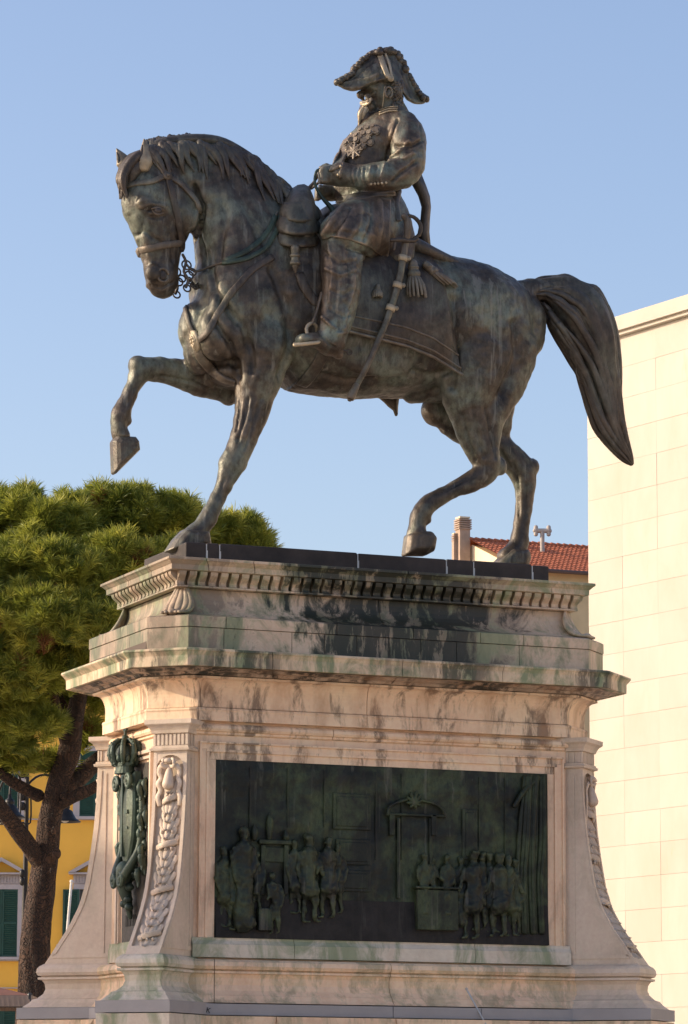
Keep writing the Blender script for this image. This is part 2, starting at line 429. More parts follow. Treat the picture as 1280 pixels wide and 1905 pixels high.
# --- corona
sweep('bed_moulding', [(1.98, 1.0, .31, 4.90), (1.955, .965, .31, 4.896), (1.935, .945, .30, 4.882), (1.895, .90, .30, 4.876), (1.885, .885, .30, 4.860), (1.85, .85, .30, 4.856)], 'marble_bed', std((.2, .5, .8)))
cor = [(1.86, .90, .26, 5.045), (2.045, 1.085, .345, 5.028), (2.073, 1.108, .36, 5.022), (2.075, 1.11, .36, 5.008), (2.066, 1.102, .355, 4.998), (2.05, 1.098, .345, 4.985), (2.036, 1.094, .335, 4.972), (2.030, 1.094, .33, 4.966), (2.026, 1.094, .325, 4.897), (2.012, 1.08, .32, 4.893), (2.0, 1.07, .32, 4.903), (1.84, .88, .30, 4.905)]
sweep('cornice_block', cor, 'marble_corona', std((fx(507, 1222, 1.1, 2.07, .36), fx(749, 1240, 1.1, 2.07, .36), fx(937, 1255, 1.1, 2.07, .36)), (.25, .5, .78)))
# --- attic: two courses
at = lambda o, z: (1.875 + o, .92 + o, .24 + .5 * o, z)
sweep('attic_block', [at(-.3, 5.293), at(-.012, 5.292), at(0, 5.284), at(0, 5.208), at(-.05, 5.206)], 'marble_top', std((.09, .36, .55, .72, .83), (.3, .55, .8)))
sweep('attic_block', [at(-.05, 5.204), at(-.006, 5.203), at(-.006, 5.042), at(-.05, 5.04)], 'marble_top', std((.085, .25, .33, .41, .49, .57, .66, .82), (.22, .45, .7)))
# --- scotia under the top cornice, flaring down on to the attic
sc = []
for k in range(11):
    u = k / 10; s_ = 1 - math.cos(u * math.pi / 2)        # slow then fast outwards
    o = s_ ** 1.15
    sc.append((1.585 + (1.845 - 1.585) * o, .632 + (.89 - .632) * o, .01 + .21 * o, 5.528 - .230 * math.sin(u * math.pi / 2) ** .9))
sweep('scotia_block', [(1.5, .55, .01, 5.531)] + sc + [(1.86, .905, .23, 5.2945), (1.5, .6, .2, 5.2942)], 'marble_top', std((.045, .5, .955), (.5,)))
tc = [(1.45, .45, 0, 5.744), (1.735, .782, 0, 5.743), (1.752, .799, 0, 5.739), (1.752, .799, 0, 5.722), (1.738, .785, 0, 5.712), (1.722, .769, 0, 5.695), (1.716, .763, 0, 5.69), (1.714, .761, 0, 5.652), (1.705, .752, 0, 5.648), (1.61, .657, 0, 5.646), (1.60, .647, 0, 5.548), (1.648, .695, 0, 5.545), (1.648, .695, 0, 5.533), (1.60, .647, 0, 5.529)]
sweep('top_cornice_block', tc, 'marble_top', std((fx(384, 1050, .8, 1.752, 0), fx(472, 1050, .8, 1.752, 0), .55, fx(1037, 1078, .8, 1.752, 0)), (.35, .7)))
# dentil brackets, S-shaped
dp = [(0, 0), (0, .098)] + [(.092 - .05 * u ** .7 + .014 * math.sin(u * 6.28), .098 - .098 * u) for u in np.linspace(0, 1, 8)]
def dentil_mesh():
    mb = MB(); mb.prism([(-a, b) for a, b in dp], -.028, .028, axis=0); me = mb.mesh('dentil')
    bm = bmesh.new(); bm.from_mesh(me); bmesh.ops.recalc_face_normals(bm, faces=bm.faces); bm.to_mesh(me); bm.free(); return me
dm = dentil_mesh()
def dentils(n, p0, p1, rz):
    for i in range(n):
        p = np.array(p0) + (np.array(p1) - np.array(p0)) * (i + .5) / n
        o = link('dentil', dm, 'marble_top', ped); o.location = (*p, 5.5475); o.rotation_euler = (0, 0, rz)
dentils(40, (-1.66, -.652), (1.66, -.652), 0); dentils(17, (-1.605, -.70), (-1.605, .70), -math.pi / 2)
dentils(17, (1.605, -.70), (1.605, .70), math.pi / 2); dentils(40, (-1.66, .652), (1.66, .652), math.pi)
# acanthus leaf at each corner of the scotia
def acanthus(sx, sy):
    mb = MB()
    for k, (du, w_) in enumerate(((-.085, .5), (-.05, .8), (0, 1), (.05, .8), (.085, .5))):
        dd = np.array([sx, sy]) / 1.414; tt = np.array([-sy, sx]) / 1.414
        pts = []; rr = []
        for u in np.linspace(0, 1, 8):
            o = (1 - math.cos(u * math.pi / 2)) ** 1.1
            q = np.array([sx * (1.575 + .112 * o), sy * (.622 + .112 * o)]) + tt * du * (.45 + .55 * math.sin(u * 2.6)) * 1.1
            z = 5.525 - .20 * math.sin(u * math.pi / 2)
            lift = .015 + .035 * max(0, u - .75) / .25
            pts.append((q[0] + dd[0] * lift, q[1] + dd[1] * lift, z)); rr.append((.012 + .02 * math.sin(min(u * 1.15, 1) * math.pi) * w_))
        mb.tube3(pts, rr, [r * 1.3 for r in rr], lat=(*tt, 0), n=8, sub=2)
    mb.ell((sx * 1.70, sy * .747, 5.33), (.036, .036, .026))
    mb.build('acanthus_leaf', 'marble_top', ped, smooth=True)
for sx in (-1, 1):
    for sy in (-1, 1): acanthus(sx, sy)
# black plinth slab made of blocks
mbs = [-1.508, -1.34, -1.235, -.11, .63, .86, 1.36, 1.508]
for i, (a, b) in enumerate(zip(mbs[:-1], mbs[1:])):
    mb = MB(); h = .1 if True else 0
    mb.box(((a + b) / 2, 0, (5.74 + 5.905) / 2 + .004), ((b - a) / 2 - .0025, .481, .0825 + .002 * ((i * 7) % 3 - 1)))
    o = mb.build('plinth_block', 'black_stone', ped)
    bv = o.modifiers.new('b', 'BEVEL'); bv.width = .012; bv.segments = 2
for x in (-1.34, -1.235, -.11, .63, .86, 1.36):
    mb = MB(); mb.box((x, -.478, 5.822), (.0035, .004, .076)); mb.box((x + .006, -.4795, 5.80), (.004, .003, .05)); mb.build('lime_streak', 'white_lime', ped)

# --- corner piers
ZT, ZB = 4.30, 2.70
dcurve = [(4.30, .11), (4.06, .118), (3.84, .135), (3.63, .163), (3.41, .20), (3.245, .25), (3.08, .34), (2.955, .43), (2.84, .51), (2.80, .54)]
def dz(z):
    zz = [a for a, _ in dcurve][::-1]; dd = [b for _, b in dcurve][::-1]; return float(np.interp(z, zz, dd))
HW = .135
M['marble_pier'] = marble('marble_pier', (.60, .48, .375), (.52, .40, .31), brown=.12, green=.12, seed=.9)
leaf_me = None
def make_leaf():
    """laurel leaf: local x across, z along (downwards), y outwards (-y)"""
    v = []; f = []; n = 6
    for j in range(n + 1):
        u = j / n; w = .029 * (math.sin(math.pi * min(1, u * .80 + .20)) ** .7) * (1 if u < .98 else .12); z = -.100 * u; lift = -.004 - .030 * u ** 1.4
        curl = -.010 if j == n else 0
        for a, q in ((-1, .014), (-.45, -.006), (0, -.001), (.45, -.006), (1, .014)):
            v.append((a * w, lift + q + curl, z))
    for j in range(n):
        for i in range(4): f.append((j * 5 + i, j * 5 + i + 1, (j + 1) * 5 + i + 1, (j + 1) * 5 + i))
    me = bpy.data.meshes.new('leaf'); me.from_pydata(v, [], f); me.update(); me.shade_smooth(); me.materials.append(M['marble_pier']); return me
leaf_me = make_leaf()
def bead_mesh():
    mb = MB(); mb.ell((0, 0, 0), (.011, .011, .014), nu=8, nv=6); me = mb.mesh('bud'); me.shade_smooth(); me.materials.append(M['marble_pier']); return me
bud_me = bead_mesh()
def pier(sx, sy):
    root = empty('corner_pier', (0, 0, 0), None, None); root.parent = ped
    for k in ('label', 'category'):
        if k in root: del root[k]
    D = np.array([sx, sy, 0]) / math.sqrt(2); T = np.array([-sy, sx, 0]) / math.sqrt(2)
    if sx * sy < 0: T = -T
    Q = np.array([sx * (A0 - c0 / 2), sy * (B0 - c0 / 2), 0])
    def at_(d, t, z): return Q + D * d + T * t + Zv * z
    zs = np.linspace(4.30, 2.80, 26)
    def plate(d_off, t0, t1, name, zs_=zs, d_in=-.12, mat='marble_pier'):
        mb = MB(); R = []
        for z in zs_: R.append([at_(d_in, t0, z), at_(d_in, t1, z), at_(dz(z) + d_off, t1, z), at_(dz(z) + d_off, t0, z)])
        mb.rings(R); return mb.build(name, mat, root)
    # body recessed on its face, with raised borders left and right and a raised field line on both flanks
    plate(-.036, -HW + .004, HW - .004, 'pier_body')
    plate(0, -HW, -HW + .026, 'border'); plate(0, HW - .026, HW, 'border')
    # top arch closing the niche
    mb = MB(); N = 10
    arc = [(-HW + .026, 4.30)] + [((HW - .026) * -math.cos(a), 4.175 + .095 * math.sin(a)) for a in np.linspace(0, math.pi, N)] + [(HW - .026, 4.30)]
    v = [at_(dz(z) - .002, t, z) for t, z in arc] + [at_(dz(z) - .04, t, z) for t, z in arc]
    n = len(arc); mb.add(v, [tuple(range(n))] + [(i, i + 1, n + i + 1, n + i) for i in range(n - 1)]); mb.build('niche_arch', 'marble_pier', root)
    plate(0, -HW + .026, HW - .026, 'border', np.linspace(2.86, 2.80, 3))
    # flank panels: raised rims following the curve
    for s_ in (-1, 1):
        mb = MB(); R = []
        for z in np.linspace(4.27, 2.86, 24):
            d1 = dz(z) - .012; d0 = d1 - .03; t = s_ * (HW + .0)
            R.append([at_(d0, t - s_ * .01, z), at_(d0, t + s_ * .006, z), at_(d1, t + s_ * .006, z), at_(d1, t - s_ * .01, z)])
        mb.rings(R); mb.build('flank_rim', 'marble_pier', root)
        mb = MB()
        mb.rings([[at_(a, s_ * (HW - .01), z), at_(a, s_ * (HW + .006), z), at_(b, s_ * (HW + .006), z), at_(b, s_ * (HW - .01), z)] for a, b, z in ((-.1, dz(2.86) - .03, 2.875), (-.1, dz(2.84) - .03, 2.845))])
        mb.build('flank_rim', 'marble_pier', root)
        mb = MB()
        mb.rings([[at_(.03, s_ * (HW - .01), z), at_(.03, s_ * (HW + .006), z), at_(.045, s_ * (HW + .006), z), at_(.045, s_ * (HW - .01), z)] for z in (4.25, 2.876)])
        mb.build('flank_rim', 'marble_pier', root)
    # base: same mouldings as the die, on the pier's own plan
    mb = MB(); R = []
    for (o, z) in [(.012, 2.80), (.035, 2.785), (.05, 2.765), (.055, 2.735), (.045, 2.712), (.025, 2.706), (.022, 2.70), (.045, 2.698), (.045, 2.683), (.02, 2.676), (.005, 2.65), (.0, 2.61), (.012, 2.575), (.045, 2.54), (.075, 2.528), (.078, 2.522), (.09, 2.505), (.125, 2.475), (.13, 2.4685)]:
        dd = .525 + o; hw = HW + .005 + o
        R.append([at_(-.1, -hw, z), at_(-.1, hw, z), at_(dd, hw, z), at_(dd, -hw, z)])
    mb.rings(R); mb.build('pier_base', 'marble_green' if sx < 0 and sy < 0 else 'marble_pier', root)
    mb = MB()
    mb.rings([[at_(-.1, -HW - .16, z), at_(-.1, HW + .16, z), at_(.69, HW + .16, z), at_(.69, -HW - .16, z)] for z in (2.466, 2.381)]); mb.build('grey_plinth_block', 'grey_stone', root)
    mb = MB()
    mb.rings([[at_(-.1, -HW - .155, z), at_(-.1, HW + .155, z), at_(.685, HW + .155, z), at_(.685, -HW - .155, z)] for z in (2.374, 1.9)]); mb.build('step_course', 'marble_green' if sx < 0 and sy < 0 else 'marble_base', root)
    # capital: necking, flutes, abacus
    cap = empty('capital', (0, 0, 0), None, None); cap.parent = root
    def slab(name, prof, mat='marble_pier', par=None):
        mb = MB(); mb.rings([[at_(-.12, -HW - o, z), at_(-.12, HW + o, z), at_(.11 + o, HW + o, z), at_(.11 + o, -HW - o, z)] for o, z in prof]); return mb.build(name, mat, par or root)
    bpy.data.objects.remove(cap)
    slab('necking', [(.003, 4.297), (.022, 4.302), (.026, 4.318), (.012, 4.325), (.012, 4.337), (.0, 4.34)])
    slab('capital', [(-.008, 4.34), (-.008, 4.425), (.012, 4.43), (.014, 4.438), (.018, 4.452), (.034, 4.478), (.052, 4.492), (.055, 4.497), (.055, 4.528), (.02, 4.529)])
    nfl = 8
    for i in range(nfl + 1):
        t = -HW + .004 + (2 * HW - .008) * i / nfl
        mb = MB(); mb.box(at_(.104, t, 4.384), (.009, .007, .041), np.column_stack([T, D, Zv])); mb.build('flute', 'marble_pier', root)
    for s_ in (-1, 1):
        for i in range(4):
            mb = MB(); mb.box(at_(.085 - .05 * i, s_ * (HW - .006), 4.384), (.007, .009, .041), np.column_stack([T, D, Zv])); mb.build('flute', 'marble_pier', root)
    # garland of laurel leaves in rows with ribbon bands
    gar = empty('garland', (0, 0, 0), None, None); gar.parent = ped
    for k in ('label', 'category'):
        if k in gar: del gar[k]
    z = 4.06; row = 0
    while z > 2.90:
        grow = min(1.0, .55 + row * .09); d = dz(z); dn = dz(z - .08); tilt = math.atan2(dn - d, .08)
        if row in (2, 7, 12, 17):
            mb = MB(); zz = z + .005
            pts = []; 
            for a in np.linspace(-1, 1, 9):
                pts.append(at_(dz(zz + .02 * a) - .025 + .045 * math.cos(a * 1.45), a * .082 * grow, zz + .022 * a))
            mb.tube3(pts, .008, .021, lat=(0, 0, 1), n=8, sub=2); mb.build('ribbon_band', 'marble_pier', gar)
            z -= .03
        cnt = 4 if row % 2 == 0 else 3
        for i in range(cnt):
            a = (i - (cnt - 1) / 2) * .047 * grow
            o = link('leaf', leaf_me, None, gar)
            bulge = -.052 + .03 * math.cos(a / .1 * 1.3)
            p = at_(d + .002 + bulge, a, z + .02)
            ang = math.atan2(-D[0], D[1]) + math.pi
            roll = -a * 4.5 * (1 if True else 1)
            o.matrix_world = Matrix.Translation(Vector(p)) @ Matrix.Rotation(ang, 4, 'Z') @ Matrix.Rotation(-tilt * .88, 4, 'X') @ Matrix.Rotation(roll * 1.2, 4, 'Z') @ Matrix.Rotation(-roll * (.9 if sx * sy > 0 else .9), 4, 'Y') @ Matrix.Scale(.85 + .2 * grow, 4)
            if cnt == 4 and i < 3:
                b_ = link('bud', bud_me, None, gar); b_.location = at_(dz(z - .085) + .0, a + .023, z - .085)
        z -= .061; row += 1
    # bow and ribbons at the head of the garland
    mb = MB()
    for s_ in (-1, 1):
        loop = [at_(.125, 0, 4.215), at_(.14, s_ * .03, 4.235), at_(.15, s_ * .05, 4.21), at_(.14, s_ * .035, 4.18), at_(.125, s_ * .005, 4.19)]
        mb.tube3(loop, .010, .016, lat=(0, 0, 1), n=8, sub=3)
        tail = [at_(.12, s_ * .02, 4.20), at_(.135, s_ * .065, 4.185), at_(.125, s_ * .082, 4.14), at_(.12, s_ * .07, 4.10), at_(.13, s_ * .088, 4.06), at_(.122, s_ * .072, 4.01), at_(.128, s_ * .09, 3.96), at_(.12, s_ * .08, 3.90)]
        mb.tube3(tail, .007, .019, lat=tuple(T), n=8, sub=3)
    mb.ell(at_(.135, 0, 4.225), (.036, .03, .022))
    mb.build('ribbon_bow', 'marble_pier', gar, smooth=True)
    mb = MB(); mb.tube3([at_(.115, 0, 4.19), at_(.13, 0, 4.13), at_(.145, 0, 4.05)], [.014, .03, .045], n=10, lat=tuple(T)); mb.build('garland_head', 'marble_pier', gar, smooth=True)
    return gar
for sx in (-1, 1):
    for sy in (-1, 1): pier(sx, sy)

# --- bronze relief in its frame on the front
xa, zb_, zt_ = 1.351, 2.943, 4.25
def frame_bar(x0, x1, z0, z1, yo, name, mat='marble_die'):
    mb = MB(); mb.box(((x0 + x1) / 2, -B0 - yo / 2 + .01, (z0 + z1) / 2), ((x1 - x0) / 2, yo / 2 + .01, (z1 - z0) / 2)); return mb.build(name, mat, ped)
def frame_ring(o0, o1, yo):
    """ring between panel outline + o0 and + o1, standing yo proud of the die; top sides and bottom as separate stones"""
    e = .0015
    frame_bar(-xa - o1, xa + o1, zt_ + o0, zt_ + o1, yo, 'frame_top', 'marble_frieze')
    frame_bar(-xa - o1, -xa - o0, zb_ - .0, zt_ + o0 - e, yo, 'frame_side'); frame_bar(xa + o0, xa + o1, zb_ - .0, zt_ + o0 - e, yo, 'frame_side')
frame_ring(.0, .055, .012); frame_ring(.055, .075, .026); frame_ring(.075, .118, .018); frame_ring(.118, .13, .034)
sweepz = [(0, 2.945), (.026, 2.943), (.026, 2.925), (.04, 2.90), (.046, 2.895), (.046, 2.80), (.0, 2.795)]
for a, b in ((-1.53, PY(549, 1760, -.8)[0]), (PY(549, 1760, -.8)[0], PY(886, 1770, -.8)[0]), (PY(886, 1770, -.8)[0], 1.53)):
    mb = MB(); R = [[(a + .002, -B0 - o, z) for o, z in sweepz], [(b - .002, -B0 - o, z) for o, z in sweepz]]
    mb.rings(R); mb.build('sill_stone', 'marble_green', ped)
for s_ in (-1, 1):   # side and back sills
    mb = MB(); mb.rings([[(s_ * (A0 + o * .5), y, z) for o, z in sweepz] for y in (-.56, .56)]); mb.build('sill_stone', 'marble_green', ped)
RP = empty('relief_panel', (0, 0, 0), None, None); RP.parent = ped
for k in ('label', 'category'):
    if k in RP: del RP[k]
mb = MB(); nx, nz = 150, 76; V = []
for j in range(nz + 1):
    for i in range(nx + 1):
        x = -xa + .001 + (2 * xa - .002) * i / nx; z = zb_ + .001 + (zt_ - zb_ - .002) * j / nz; e = min(i, nx - i, j, nz - j) / 4
        q = noise.noise(Vector((x * 4, 3, z * 4))) * .016 + noise.noise(Vector((x * 11, 7, z * 8))) * .012 + noise.noise(Vector((x * 26, 1, z * 26))) * .006
        V.append((x, -B0 - .008 - max(-.004, q) * min(1, e), z))
mb.add(V, [(j * (nx + 1) + i, j * (nx + 1) + i + 1, (j + 1) * (nx + 1) + i + 1, (j + 1) * (nx + 1) + i) for j in range(nz) for i in range(nx)]); RPB = mb.build('backing', 'relief', RP, True, fix=False)
def rx(px, py): p = PY(px, py, -B0 - .02); return p[0], p[2]
YR = -B0 - .01
def rel_box(px0, py0, px1, py1, d, name, mat='relief'):
    x0, z0 = rx(px0, py0); x1, z1 = rx(px1, py1); m_ = MB(); m_.box(((x0 + x1) / 2, YR - d / 2, (z0 + z1) / 2), (abs(x1 - x0) / 2, d / 2 + .002, abs(z1 - z0) / 2))
    o = m_.build(name, mat, RP); b_ = o.modifiers.new('b', 'BEVEL'); b_.width = .006; b_.segments = 2; return o
def rel_tube(pts, r, d, name=None, mb=None):
    own = mb is None; mb = mb or MB()
    mb.tube3([(rx(*p)[0], YR - d, rx(*p)[1]) for p in pts], np.array(r) * K, n=8, sub=3)
    if own: return mb.build(name, 'relief', RP, smooth=True)
# receding room: floor wedge, wall mouldings, panels
fl = MB(); x0, z0 = rx(397, 1744); x1, z1 = rx(1016, 1757); zf0 = rx(640, 1676)[1]
fl.add([(-xa + .004, YR - .028, zb_ + .002), (xa - .004, YR - .028, zb_ + .002), (xa - .004, YR - .004, zf0 + .01), (-xa + .004, YR - .004, zf0)], [(0, 1, 2, 3)]); fl.build('relief_floor', 'relief_floor', RP)
for x in (466, 536, 604, 700, 748, 892, 940): rel_box(x - 1.2, 1424 + (x - 400) * .043, x + 1.2, 1540 if x < 620 else 1600, .007, 'wall_moulding')
for (a, b, c_, d_) in ((625, 1560, 690, 1610), (632, 1618, 690, 1660), (860, 1505, 888, 1600), (620, 1475, 690, 1545)):
    rel_box(a, b, c_, d_, .010, 'wall_panel'); rel_box(a + 6, b + 6, c_ - 6, d_ - 6, .016, 'wall_panel')
rel_box(480, 1562, 540, 1572, .04, 'mantel_shelf'); rel_box(484, 1572, 492, 1665, .03, 'mantel_jamb'); rel_box(527, 1572, 535, 1665, .03, 'mantel_jamb'); rel_box(486, 1575, 533, 1605, .018, 'mantel_frieze')
for x, y0 in ((472, 1535), (500, 1515), (530, 1545)): rel_tube([(x, y0), (x + 1, y0 + 14), (x, 1560)], [2, 7, 5], .02, 'mantel_vase')
# door with broken arched pediment
for x in (728, 806): rel_box(x - 5, 1515, x + 5, 1555, .03, 'door_bracket')
rel_box(722, 1512, 826, 1521, .03, 'door_lintel'); rel_box(738, 1522, 744, 1672, .018, 'door_jamb'); rel_box(798, 1522, 804, 1640, .018, 'door_jamb')
rel_tube([(720, 1516), (722, 1503), (735, 1494), (755, 1488)], 3.2, .025, 'door_pediment'); rel_tube([(785, 1490), (808, 1496), (822, 1507), (827, 1520)], 3.2, .025, 'door_pediment')
m_ = MB()
for a in range(9): rel_tube([(769, 1495), (769 + 13 * math.cos(a * .7), 1489 + 14 * math.sin(a * .7))], [5, 3], .03, mb=m_)
m_.build('door_crest', 'relief', RP, smooth=True)
# curtain on the right
m_ = MB()
for i, x in enumerate(np.linspace(966, 1008, 9)):
    rel_tube([(x + 10 - i * 1.2, 1446), (x + 3 * math.sin(i), 1560), (x - 3, 1640), (x + 2 * math.sin(i * 2), 1735)], [4 + i % 2, 5, 4, 4.5], .012 + .01 * (i % 3), mb=m_)
rel_tube([(955, 1500), (975, 1470), (1000, 1448)], [4, 6, 5], .025, mb=m_)
m_.build('curtain', 'relief', RP, smooth=True)
def rel_fig(px, ytop, ybot, w=1.0, face=1, pose='stand', lean=0, dep=.05, skirt=True):
    """low-relief figure; px centre, head top and foot pixel rows"""
    dep *= .62; H = (ybot - ytop); u = H / 7.6; mb = MB()
    def T_(pts, r, d): mb.tube3([(rx(*p)[0], YR - dd, rx(*p)[1]) for p, dd in zip(pts, d)], np.array(r) * K, [q * K * .8 for q in r], n=10, sub=2)
    hx = px + lean * u
    x_, z_ = rx(hx, ytop + .55 * u); mb.ell((x_, YR - dep, z_), (.36 * u * K, .40 * u * K, .52 * u * K))
    mb.ell((x_ + face * .3 * u * K, YR - dep - .02 * u * K, z_ - .06 * u * K), (.12 * u * K, .12 * u * K, .12 * u * K))
    x_, z_ = rx(hx - face * .05 * u, ytop + .28 * u); mb.ell((x_, YR - dep, z_), (.40 * u * K, .42 * u * K, .30 * u * K))
    T_([(hx, ytop + 1.05 * u), (px + lean * u * .8, ytop + 1.5 * u), (px + lean * .5 * u, ytop + 2.6 * u), (px, ytop + 3.7 * u)], [.3 * u, .72 * u * w, .66 * u * w, .62 * u * w], [dep] * 4)
    if pose == 'stand':
        if skirt: T_([(px, ytop + 3.3 * u), (px, ytop + 4.9 * u)], [.66 * u * w, .95 * u * w], [dep, dep])
        for s_ in (-1, 1):
            T_([(px + s_ * .32 * u * w, ytop + 4.2 * u), (px + s_ * .42 * u * w + face * .1 * u, ytop + 5.8 * u), (px + s_ * .45 * u * w, ybot - .25 * u)], [.38 * u, .30 * u, .2 * u], [dep + .01 * s_] * 3)
            T_([(px + s_ * .45 * u * w, ybot - .15 * u), (px + s_ * .45 * u * w + face * .5 * u, ybot - .05 * u)], [.17 * u, .12 * u], [dep, dep + .02])
    elif pose == 'robe':
        T_([(px, ytop + 3.3 * u), (px - .1 * u, ytop + 5.5 * u), (px, ybot - .1 * u)], [.7 * u * w, .85 * u * w, .95 * u * w], [dep, dep, dep * .9])
    s0 = ytop + 1.65 * u
    a1 = [(px + lean * .7 * u - face * .75 * u * w, s0), (px - face * .98 * u * w, s0 + 1.3 * u), (px - face * .7 * u * w, s0 + 2.5 * u)]
    a2 = [(px + lean * .7 * u + face * .72 * u * w, s0), (px + face * .95 * u * w, s0 + 1.2 * u), (px + face * (.5 if pose != 'stand' else 1.2) * u * w, s0 + 1.9 * u)]
    for a in (a1, a2): T_(a, [.3 * u, .25 * u, .19 * u], [dep, dep + .015, dep + .025])
    me = remesh(mb, .011, 3, 'relief_figure'); roughen(me, .012, 12, .008, 34)
    o = link('relief_figure', me, 'relief_fig', RP, True); return o
rel_fig(452, 1540, 1722, .95, 1, 'robe', 0, .06); rel_fig(508, 1622, 1738, .9, -1, 'stand', -.3, .085, False); rel_box(476, 1690, 502, 1732, .07, 'chair_seat')
rel_fig(572, 1553, 1716, 1.0, 1, 'stand', .05, .055); rel_fig(609, 1556, 1708, 1.05, -1, 'stand', 0, .05); rel_fig(433, 1580, 1730, .8, 1, 'stand', 0, .025)
rel_fig(789, 1588, 1700, .95, 1, 'robe', 0, .045); rel_fig(829, 1590, 1700, .9, -1, 'robe', .1, .04)
rel_fig(875, 1582, 1746, 1.05, -1, 'stand', .15, .065); rel_fig(893, 1584, 1730, .9, -1, 'stand', .1, .03); rel_fig(926, 1588, 1742, 1.15, -1, 'stand', 0, .06); rel_fig(944, 1590, 1742, 1.0, 1, 'stand', 0, .035)
for q_ in ((418, 1575, 1725, 1), (478, 1585, 1700, -1), (858, 1592, 1720, 1), (910, 1586, 1735, 1), (958, 1598, 1740, -1), (548, 1562, 1700, 1), (628, 1570, 1700, -1), (806, 1596, 1690, 1)): rel_fig(q_[0], q_[1], q_[2], .85, q_[3], 'robe' if q_[0] % 3 == 0 else 'stand', 0, .018)
o = rel_box(772, 1655, 848, 1732, .06, 'table'); rel_box(768, 1649, 852, 1656, .075, 'table_top')

# --- inscription tablet, crown and coat of arms on the left face
CA = empty('coat_of_arms', (0, 0, 0), None, None); CA.parent = ped
for k in ('label', 'category'):
    if k in CA: del CA[k]
mb = MB(); mb.box((-A0 - .004, 0, 3.60), (.008, .28, .66)); mb.build('tablet', 'tablet', CA)
for (y0, y1, z0, z1, d) in ((-.39, -.36, 2.94, 4.32, .03), (-.352, -.335, 2.94, 4.31, .02), (.36, .39, 2.94, 4.32, .03), (.335, .352, 2.94, 4.31, .02), (-.40, .40, 4.325, 4.35, .03), (-.355, .355, 4.285, 4.305, .02)):
    mb = MB(); mb.box((-A0 - d / 2, (y0 + y1) / 2, (z0 + z1) / 2), (d / 2 + .004, (y1 - y0) / 2, (z1 - z0) / 2)); mb.build('frame_bar', 'marble_pier', ped)
def lf(dx, y, z): return np.array([-A0 - dx, y, z])
# shield (curved), its quarterings, scroll surround
mb = MB(); sh_ = [(-.15, .33), (-.05, .30), (.05, .30), (.15, .33), (.165, .05), (.14, -.16), (.07, -.33), (0, -.42), (-.07, -.33), (-.14, -.16), (-.165, .05)]
R = []
for q, dd in ((1.0, .02), (1.0, .07), (.93, .088), (.5, .112), (.1, .118)): R.append([lf(dd, y * q, 3.87 + z * q) for y, z in sh_])
mb.rings(R); mb.build('shield', 'bronze_green', CA, smooth=False)
mb = MB()
mb.box(lf(.11, 0, 3.87), (.012, .013, .30)); mb.box(lf(.104, 0, 3.90), (.012, .11, .013)); mb.box(lf(.10, 0, 3.78), (.010, .10, .010)); mb.build('cross', 'bronze_green', CA)
for s_ in (-1, 1):
    mb = MB()
    vol = [lf(.04, s_ * .20, 4.12), lf(.04, s_ * .235, 3.98), lf(.035, s_ * .225, 3.80), lf(.05, s_ * .20, 3.62), lf(.10, s_ * .15, 3.49), lf(.14, s_ * .09, 3.40)]
    mb.tube3(vol, [.02, .026, .024, .026, .034, .034], n=10)
    spi = [lf(.15, s_ * (.08 - .055 * math.cos(a) * (1 - a / 14)), 3.40 - .06 * math.sin(a) * (1 - a / 14)) for a in np.linspace(0, 10, 26)]
    mb.tube3(spi, .016, n=8, sub=2)
    spi = [lf(.12, s_ * (.14 - .06 * math.cos(a) * (1 - a / 14)), 4.12 + .06 * math.sin(a) * (1 - a / 14)) for a in np.linspace(0, 10, 26)]
    mb.tube3(spi, .018, n=8, sub=2)
    for k in range(7): mb.ell(lf(.02, s_ * (.22 + .025 * math.sin(k * 2.1)), 4.0 - k * .09), (.025, .03, .045))
    mb.build('scroll', 'bronze_green', CA, smooth=True)
mb = MB(); mb.tube3([lf(.08, 0, 3.47), lf(.09, .01, 3.36), lf(.06, 0, 3.22), lf(.04, 0, 3.12)], [.08, .06, .035, .02], n=10)
for k in range(8): mb.ell(lf(.07, .06 * math.sin(k * 2.4), 3.40 - k * .03), (.035, .03, .03))
mb.build('pendant', 'bronze_green', CA, smooth=True)
mb = MB()
for k in range(44):
    a = k / 44 * 6.283; y = .20 * math.sin(a); z = 3.80 + .40 * math.cos(a) * (1 if math.cos(a) < 0 else .85); mb.ell(lf(.035 + .015 * (k % 2), y * 1.08, z), (.02, .016, .016), nu=7, nv=5)
mb.build('collar_chain', 'bronze_green', CA, smooth=True)
rq = random.Random(5)
for k in range(26):
    sg = -1 if k < 13 else 1; mb = MB() if k in (0, 13) else mb; z = rq.uniform(3.45, 4.15); y = sg * rq.uniform(.17, .26); d_ = rq.uniform(.0, .05)
    mb.tube3([lf(d_, y, z), lf(d_ + .03, y + sg * .03, z - .04), lf(d_ + .01, y + sg * .015, z - .10), lf(d_ + .02, y + sg * .035, z - .14)], [.012, .022, .018, .006], n=7, sub=3)
    if k in (12, 25): mb.build('mantling', 'bronze_green', CA, smooth=True)
